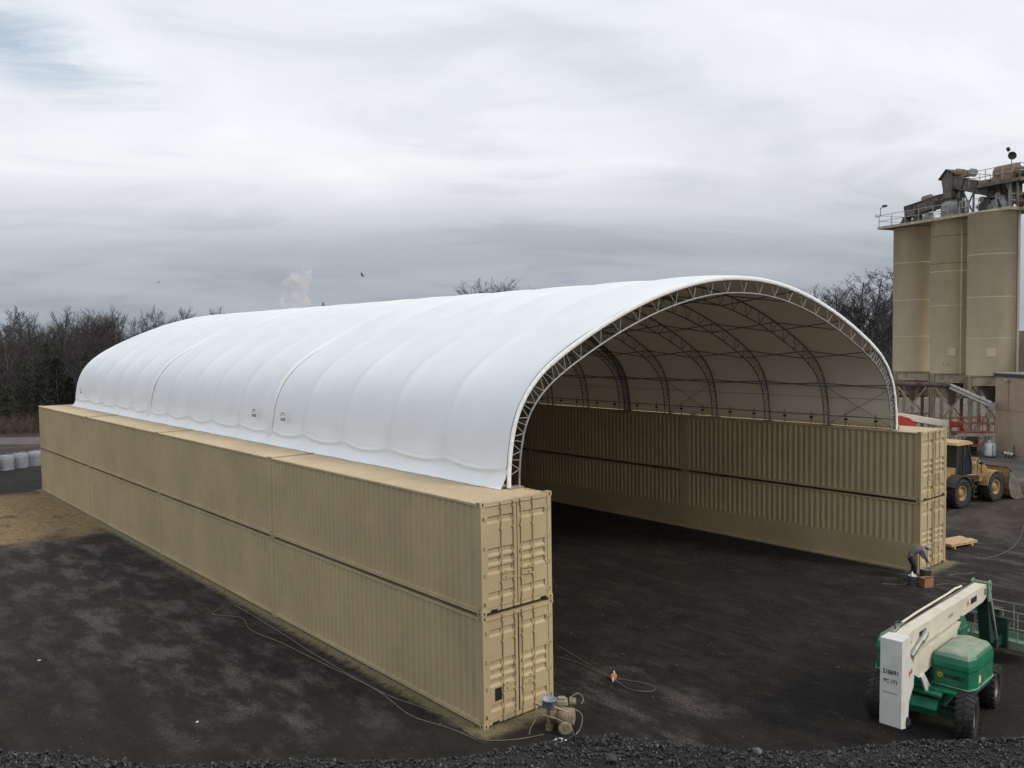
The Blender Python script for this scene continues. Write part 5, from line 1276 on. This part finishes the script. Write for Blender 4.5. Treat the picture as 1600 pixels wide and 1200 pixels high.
# ------------------------------------------------------------------ small things on the ground
def lay_hose(name, pts, r, mat, label, cat='hose', z=None):
    P = [Vector((x, y, r + .012)) for x, y in pts]; out = []
    for i in range(len(P) - 1):
        p0, p1, p2, p3 = P[max(i-1, 0)], P[i], P[i+1], P[min(i+2, len(P)-1)]
        for k in range(6):
            t = k / 6; out.append(.5 * ((2*p1) + (-p0+p2)*t + (2*p0-5*p1+4*p2-p3)*t*t + (-p0+3*p1-3*p2+p3)*t**3))
    out.append(P[-1]); m = MB(); m.tube(out, r, 6); return tag(m.build(name, MT[mat]), label, cat)
lay_hose('spray_hose', [(.0, 14.6), (-.45, 14.75), (-.87, 14.5), (-1.58, 13.98), (-.97, 12.83), (-1.26, 11.34), (-1.03, 9.43), (-.94, 7.8), (-.85, 6.3), (-.72, 3.94), (-.92, 2.01), (-.61, .72), (-.47, -.3)], .0085, 'hose', 'thin tan hose snaking along the ground, outer one beside the left row')
lay_hose('spray_hose', [(-.54, 14.56), (-.55, 12.53), (-.61, 10.31), (-.72, 7.28), (-.70, 3.86), (-.45, 2.32), (-.26, 1.2), (-.40, -.25), (.2, -.9), (.95, -1.2)], .0085, 'hose', 'thin tan hose close to the foot of the left row')
lay_hose('power_cord', [(5.51, 3.23), (5.18, 1.81), (4.85, .12), (4.94, -.13), (5.24, -.84), (5.18, -1.20), (4.90, -1.28), (4.6, -.8), (4.75, -.14), (4.84, .41), (4.92, 1.69), (4.78, 2.39)], .008, 'hose', 'looped pale cord lying on the dark yard', 'cord')
lay_hose('power_cord', [(34.79, -.48), (31.68, -1.38), (29.01, -1.93), (27.41, -1.99), (26.44, -1.82)], .014, 'hosedk', 'pale cord curving over the ground right of the container row', 'cord')
lay_hose('air_hose', [(2.52, .1), (2.62, -.25), (2.5, -.62), (2.15, -.95), (1.8, -1.1)], .012, 'hosedk', 'dark hose from the near container corner to the sprayer')
cb = empty('cord_coupler', (4.84, .06, 0), .5, 'orange cord coupler lying where the looped cord crosses', 'coupler')
q = MB(); q.box((0, 0, .06), (.22, .16, .11)); q.build('body', MT['orangeplug'], cb, bevel=.025); q = MB(); q.cyl((.1, 0, .08), (.24, .05, .12), .03, n=8); q.cyl((-.1, 0, .06), (-.25, -.05, .03), .03, n=8); q.build('plug', MT['cream'], cb)
# lumber
lb = empty('lumber_stack', (27.95, .12, 0), math.radians(-14), 'short stack of raw boards on the ground beyond the right row', 'lumber')
for j in range(2):
    for i in range(4): q = MB(); q.bb(-.85, .95 + .1 * (i % 2), -.5 + i * .25, -.5 + i * .25 + .22, .12 + j * .06, .17 + j * .06); q.build('board', MT['wood'], lb)
for x in (-.6, .6): q = MB(); q.bb(x - .05, x + .05, -.5, .5, 0, .12); q.build('bearer', MT['wood'], lb)
# pails and box by the worker
def pail(loc, mat, lab, r=.16, h=.38, lid=False, cat='pail'):
    o = empty('pail', loc, random.uniform(0, 3), lab, cat)
    q = MB(); q.lathe([(.001, .01), (r*.88, 0), (r, h), (r+.012, h), (r+.012, h-.03), (r-.012, h-.02), (r-.02, .04), (.001, .03)], n=22); q.build('body', MT[mat], o)
    q = MB(); q.tube([(r, 0, h-.05), (r*.9, r*.5, h-.12), (r*.3, r*1.1, h-.17), (-r*.5, r*.95, h-.13), (-r, 0, h-.05)], .006, 5); q.build('handle', MT['scraped'], o)
    if lid: q = MB(); q.lathe([(.001, h+.02), (r, h+.012), (r+.015, h-.02)], n=22); q.build('lid', MT[mat], o)
    return o
p1 = pail((20.22, -1.52, 0), 'pail', 'blue grey pail with white rags left of the brown box', .17, .40)
rg = MB()
for i, (x, y, h) in enumerate(((-.05, 0, .16), (.04, .03, .20), (.02, -.06, .12))): rg.lathe([(.06, 0), (.05, h*.5), (.02, h)], c=(x, y, .34), axis=(.2*i-.2, .1, 1), n=7)
tag(rg.build('rag', MT['litter'], None, (20.22, -1.52, 0)), 'white rags stuffed in the blue grey pail', 'rag')
pail((21.12, -1.62, 0), 'pailgrey', 'large grey pail the bending worker reaches into', .22, .52)
bx_ = empty('cardboard_box', (20.45, -1.93, 0), math.radians(-25), 'brown cardboard box on the ground before the worker', 'box')
q = MB(); q.bb(-.21, .21, -.17, .17, 0, .36); q.build('body', MT['card'], bx_, bevel=.008); q = MB(); q.bar((-.21, 0, .365), (.21, 0, .365), .07, .006); q.build('tape', MT['hose'], bx_); q = MB(); q.box((0, -.17, .40), (.40, .02, .10), Matrix.Rotation(.5, 3, 'X')); q.build('flap', MT['card'], bx_)
lay_hose('spray_hose', [(19.55, -.65), (19.8, -1.0), (20.1, -1.3)], .011, 'hose', 'short pale hose end left of the worker pails')
lay_hose('spray_hose', [(20.9, -2.1), (21.3, -2.35), (21.5, -2.7), (21.9, -2.85)], .011, 'hose', 'short pale hose end right of the brown box')
lay_hose('spray_hose', [(22.6, -1.9), (23.0, -2.0), (23.3, -2.3), (23.8, -2.4)], .011, 'hose', 'pale hose end lying before the right container doors')
# litter flecks
for i, (x, y, lab) in enumerate(((-7.4, 13.2, 'white scrap on the dark ground at the left'), (-5.3, 5.4, 'white scrap on the ground low left of the containers'), (9.4, 9.5, 'white scrap on the dark floor between the rows'))):
    q = MB(); v = IV * np.array([.06, .035, .012]) * (1 + np.random.uniform(-.4, .4, (12, 1))); q.add([tuple(p) for p in v], [tuple(f) for f in IF]); tag(q.build('paper_scrap', MT['litter'], None, (x, y, .02), (0, 0, i)), lab, 'litter')

# ------------------------------------------------------------------ paint sprayer
sp = empty('paint_sprayer', (1.45, -1.28, 0), math.radians(-40), 'tan dusted paint sprayer on a wheeled cart by the near container corner', 'paint sprayer')
q = MB(); q.lathe([(.17, -.20), (.215, -.17), (.22, 0), (.215, .17), (.17, .20), (.001, .21)], c=(.16, -.02, .36), axis=(1, -.25, 0), n=24); q.lathe([(.001, -.21), (.17, -.20)], c=(.16, -.02, .36), axis=(1, -.25, 0), n=24); q.build('air_tank', MT['oversp'], sp)
q = MB(); q.box((.05, .22, .64), (.30, .26, .14)); q.box((.05, .22, .74), (.20, .15, .06)); q.build('engine', pm('dusty_cream_engine', (.34, .30, .22), .8), sp, bevel=.03)
q = MB(); q.cyl((.25, .30, .60), (.42, .30, .60), .10, n=14); q.build('muffler', MT['oversp'], sp)
for y in (-.30, .34):
    w_ = MB(); w_.lathe([(.04, -.04), (.13, -.045), (.17, -.03), (.175, 0), (.17, .03), (.13, .045), (.04, .04)], c=(.10, y, .175), axis=(0, 1, 0), n=22); w_.lathe([(.001, -.03), (.045, -.05), (.045, .05), (.001, .03)], c=(.10, y, .175), axis=(0, 1, 0), n=12); w_.build('wheel', MT['oversp'], sp)
q = MB()
q.tube([(-.45, -.22, .50), (-.1, -.24, .40), (.25, -.24, .20), (.3, -.24, .05)], .018, 6); q.tube([(-.45, .22, .50), (-.1, .24, .40), (.25, .24, .20), (.3, .24, .05)], .018, 6); q.tube([(-.45, -.22, .50), (-.62, -.15, .62), (-.62, .15, .62), (-.45, .22, .50)], .018, 6)
q.build('cart_frame', MT['oversp'], sp)
q = MB(); q.cyl((-.28, .05, .10), (-.28, .05, .55), .065, n=14); q.cyl((-.28, .05, .0), (-.28, .05, .12), .10, n=14); q.box((-.18, .02, .42), (.16, .18, .20)); q.build('pump', MT['oversp'], sp, bevel=.01)
q = MB(); q.lathe([(.10, .58), (.165, .60), (.175, .80), (.185, .80), (.185, .77), (.15, .76), (.14, .62), (.001, .62)], c=(-.28, .05, 0), n=22); q.build('hopper', MT['pail'], sp)
for pts in ([(-.30, -.05, .55), (-.55, -.12, .45), (-.75, -.20, .18), (-.80, -.25, .02)], [(.35, 0, .55), (.55, .05, .35), (.50, -.1, .1), (.36, -.3, .02)], [(.25, .3, .7), (.5, .45, .75), (.62, .40, .62), (.55, .2, .58)], [(-.2, 0, .5), (-.05, -.15, .25), (.1, -.25, .15)]):
    o_ = []
    P = [Vector(p) for p in pts]
    for i in range(len(P)-1):
        a0, a1, a2, a3 = P[max(i-1, 0)], P[i], P[i+1], P[min(i+2, len(P)-1)]
        for k in range(5): t = k/5; o_.append(.5*((2*a1)+(-a0+a2)*t+(2*a0-5*a1+4*a2-a3)*t*t+(-a0+3*a1-3*a2+a3)*t**3))
    o_.append(P[-1]); q = MB(); q.tube(o_, .014, 6); q.build('hose', MT['hose'], sp)
q = MB(); q.cyl((-.55, .10, .72), (.30, -.18, .50), .018, n=6); q.build('spray_wand', pm('pale_wand', (.55, .47, .33), .7), sp)
q = MB(); q.lathe([(.001, .035), (.13, .03), (.165, .012), (.17, 0)], n=22); tag(q.build('pail_lid', MT['litter'], None, (1.02, -1.72, .004)), 'white round plastic pail lid lying on the ground beside the sprayer', 'disc')  # loose pail lid on the ground

# ------------------------------------------------------------------ worker bending over the pails
def skin_obj(name, chains, mat, parent, sub=2):
    V = []; E = []; Rr = []; key = {}
    for ch in chains:
        prev = None
        for (p, r) in ch:
            k = tuple(round(c, 4) for c in p)
            if k not in key: key[k] = len(V); V.append(p); Rr.append(r)
            if prev is not None and prev != key[k]: E.append((prev, key[k]))
            prev = key[k]
    me = bpy.data.meshes.new(name); me.from_pydata(V, E, []); me.materials.append(mat); o = link(name, me, parent)
    md = o.modifiers.new('skin', 'SKIN'); md.use_smooth_shade = True
    for i, sv in enumerate(me.skin_vertices[0].data):
        r = Rr[i]; sv.radius = r if isinstance(r, tuple) else (r, r); sv.use_root = (i == 0)
    o.modifiers.new('sub', 'SUBSURF').levels = sub; o.modifiers['sub'].render_levels = sub
    return o
def worker():
    root = empty('person', (21.35, -1.10, 0), math.radians(-44), 'person in grey sweatshirt and cap bending over a pail at the container corner', 'person'); root.scale = (1.08,) * 3
    skin = pm('weathered_skin', (.36, .20, .14), .55); grey = pm('grey_blue_sweatshirt', (.19, .20, .235), .9, 0, .2, 8, bump=.004, bscale=30)
    dk = pm('dark_camouflage_trousers', (.045, .045, .038), .9, 0, .45, 9); boot = pm('dark_boots', (.03, .026, .022), .8); cap = pm('pale_grey_cap', (.42, .42, .41), .7)
    pel = (-.20, 0, .84); wst = (-.06, 0, .99); cst = (.13, 0, 1.11); nk = (.29, 0, 1.17); hd = (.40, 0, 1.15)
    ch = [[(pel, .10), (wst, .10), (cst, .11), (nk, .05), (hd, .08), ((.47, 0, 1.10), .075), ((.50, 0, 1.05), .05)]]
    for s in (-1, 1):
        sh = (.20, s * .17, 1.10); el = (.28, s * .22, .86); wr = (.40, s * .13, .67)
        ch.append([(cst, .11), (sh, .055), (el, .04), (wr, .028), ((.44, s * .12, .62), .036), ((.46, s * .115, .59), .032)])
        for k, (dx, dy, dz, l) in enumerate(((.030, -.030, -.02, .7), (.030, -.012, -.045, 1), (.022, .006, -.055, 1.05), (.012, .024, -.05, .95), (-.012, .036, -.03, .75))):
            b0 = Vector((.46, s * .115, .59)); b1 = b0 + Vector((dx, s * dy, dz)) * l; b2 = b1 + Vector((dx * .2, -s * .008, dz * .8)) * l
            ch.append([((.46, s * .115, .59), .032), (tuple(b1), .010), (tuple(b2), .008)])
        hip = (-.19, s * .10, .80); kn = (-.02, s * .12, .44); an = (-.08, s * .13, .09)
        ch.append([(pel, .10), (hip, .08), (kn, .055), (an, .04), ((.06, s * .15, .04), .03)])
    skin_obj('body', ch, skin, root)
    tch = [[(pel, .125), (wst, .135), (cst, .15), ((.26, 0, 1.16), .07)]]
    for s in (-1, 1): tch.append([(cst, .15), ((.20, s * .18, 1.09), .078), ((.28, s * .225, .86), .062), ((.385, s * .14, .69), .045)])
    skin_obj('sweatshirt', tch, grey, root)
    lch = [[((-.12, 0, .93), .125), ((-.20, 0, .82), .14)]]
    for s in (-1, 1): lch.append([((-.20, 0, .82), .14), ((-.17, s * .105, .74), .105), ((-.02, s * .12, .44), .075), ((-.08, s * .13, .12), .062)])
    skin_obj('trousers', lch, dk, root)
    for s in (-1, 1): skin_obj('boot', [[((-.10, s * .13, .13), .055), ((-.10, s * .13, .055), .055), ((.02, s * .145, .05), .05), ((.12, s * .16, .04), .04)]], boot, root)
    # face, hair, cap (head tipped forward and down)
    ax = Vector((.55, 0, .83)).normalized(); fw = Vector((.83, 0, -.55)).normalized(); hc = Vector((.43, 0, 1.13))
    q = MB(); q.lathe([(.092, -.01), (.098, .03), (.088, .075), (.055, .108), (.001, .118)], c=hc, axis=ax, n=18); q.build('cap', cap, root)
    q = MB(); c0 = hc + fw * .07 + ax * .01; sd = Vector((0, 1, 0)); q.add([c0 - sd*.075, c0 + sd*.075, c0 + fw*.085 + sd*.045 - ax*.02, c0 + fw*.085 - sd*.045 - ax*.02, c0 - sd*.075 + ax*.012, c0 + sd*.075 + ax*.012, c0 + fw*.085 + sd*.045 - ax*.008, c0 + fw*.085 - sd*.045 - ax*.008], [(0, 1, 2, 3), (4, 7, 6, 5), (0, 4, 5, 1), (1, 5, 6, 2), (2, 6, 7, 3), (3, 7, 4, 0)]); q.build('cap_brim', MT['dark'], root)
    q = MB(); fc = hc - ax * .035 + fw * .072
    q.lathe([(.018, 0), (.012, .018), (.001, .028)], c=fc, axis=fw, n=8); q.build('nose', skin, root)
    for s in (-1, 1):
        q = MB(); q.lathe([(.011, 0), (.008, .006), (.001, .008)], c=fc + ax*.022 + sd*.032*s - fw*.006, axis=fw, n=8); q.build('eye', MT['slot'], root)
        q = MB(); q.lathe([(.024, -.008), (.026, .004), (.001, .012)], c=hc - ax*.03 + sd*.084*s, axis=sd*s, n=10); q.build('ear', skin, root)
    q = MB(); q.bar(fc - ax*.042 - sd*.022 - fw*.004, fc - ax*.042 + sd*.022 - fw*.004, .008, .008); q.build('mouth', MT['rust'], root)
    q = MB(); q.lathe([(.093, .0), (.096, -.03), (.08, -.06), (.05, -.075)], c=hc - fw*.014, axis=ax, n=18); q.build('hair', MT['bark'], root)
worker()

# ------------------------------------------------------------------ birds and the steam plume
def bird(px, py, dep, span, roll, rz, lab):
    d = C_FW + C_RT * ((px - 800) / 1342.34) - C_UP * ((py - 600) / 1342.34); p = CAM + d * dep
    root = empty('bird', p, rz, lab, 'bird'); root.rotation_euler = (roll, .1, rz)
    m = MB(); m.lathe([(.001, -.22), (.03, -.15), (.055, -.02), (.045, .10), (.025, .16), (.03, .20), (.001, .26)], axis=(1, 0, 0), n=10); m.build('body', MT['dark'], root)
    for s in (-1, 1):
        q = MB(); pts = [(.08, 0, 0), (.12, s*span*.22, .10), (.02, s*span*.5, .04), (-.06, s*span*.48, .03), (-.06, s*span*.2, .08), (-.06, 0, 0)]
        q.add(pts + [(x, y, z + .015) for x, y, z in pts], [(0, 1, 4, 5), (1, 2, 3, 4), (6, 11, 10, 7), (7, 10, 9, 8), (0, 6, 7, 1), (1, 7, 8, 2), (2, 8, 9, 3), (3, 9, 10, 4), (4, 10, 11, 5)]); q.build('wing', MT['dark'], root)
    q = MB(); q.add([(-.2, -.02, 0), (-.2, .02, 0), (-.36, .07, 0), (-.36, -.07, 0)], [(0, 1, 2, 3)]); q.build('tail', MT['dark'], root)
bird(566, 430, 110, 1.15, .5, 2.4, 'dark bird in flight above the middle of the roof')
bird(248, 441, 130, .9, -.4, .9, 'small dark bird flying over the left wood')
bird(505, 477, 100, 1.1, -.75, 2.5, 'dark bird banking just above the roof line')
def plume():
    d = C_FW + C_RT * ((460 - 800) / 1342.34) - C_UP * ((470 - 600) / 1342.34); base = CAM + d * 520
    import bmesh
    bm = bmesh.new(); rs = random.Random(4)
    for x, z, r in ((0, -9, 8.5), (-3, -4, 7.5), (4, -1, 6.0), (0, 3, 7.0), (3, 8, 6.5), (6, 13, 5.0), (-3, 9, 5.0), (8, 18, 3.6), (2, 14, 4.4)):
        bmesh.ops.create_icosphere(bm, subdivisions=3, radius=r, matrix=Matrix.Translation((R2.x * x, R2.y * x, z)))
    me = bpy.data.meshes.new('steam_plume'); bm.to_mesh(me); bm.free(); o = link('steam_plume', me, None, base)
    rm = o.modifiers.new('join', 'REMESH'); rm.mode = 'VOXEL'; rm.voxel_size = .9
    m = bpy.data.materials.new('steam'); m.use_nodes = True; nt = m.node_tree; nt.nodes.remove(nt.nodes['Principled BSDF'])
    v = nt.nodes.new('ShaderNodeVolumePrincipled'); v.inputs['Color'].default_value = (.97, .97, .97, 1); v.inputs['Density'].default_value = .1
    n = nt.nodes.new('ShaderNodeTexNoise'); n.inputs['Scale'].default_value = .16; n.inputs['Detail'].default_value = 3
    g2 = nt.nodes.new('ShaderNodeNewGeometry'); nt.links.new(g2.outputs['Position'], n.inputs[0])
    mr = nt.nodes.new('ShaderNodeMapRange'); mr.inputs[1].default_value = .44; mr.inputs[2].default_value = .66; mr.inputs[3].default_value = 0.0; mr.inputs[4].default_value = .26
    nt.links.new(n.outputs['Fac'], mr.inputs[0]); nt.links.new(mr.outputs[0], v.inputs['Density']); nt.links.new(v.outputs[0], nt.nodes['Material Output'].inputs['Volume'])
    o.data.materials.append(m); tag(o, 'white steam plume rising behind the roof at the left', 'steam', kind='stuff')
plume()
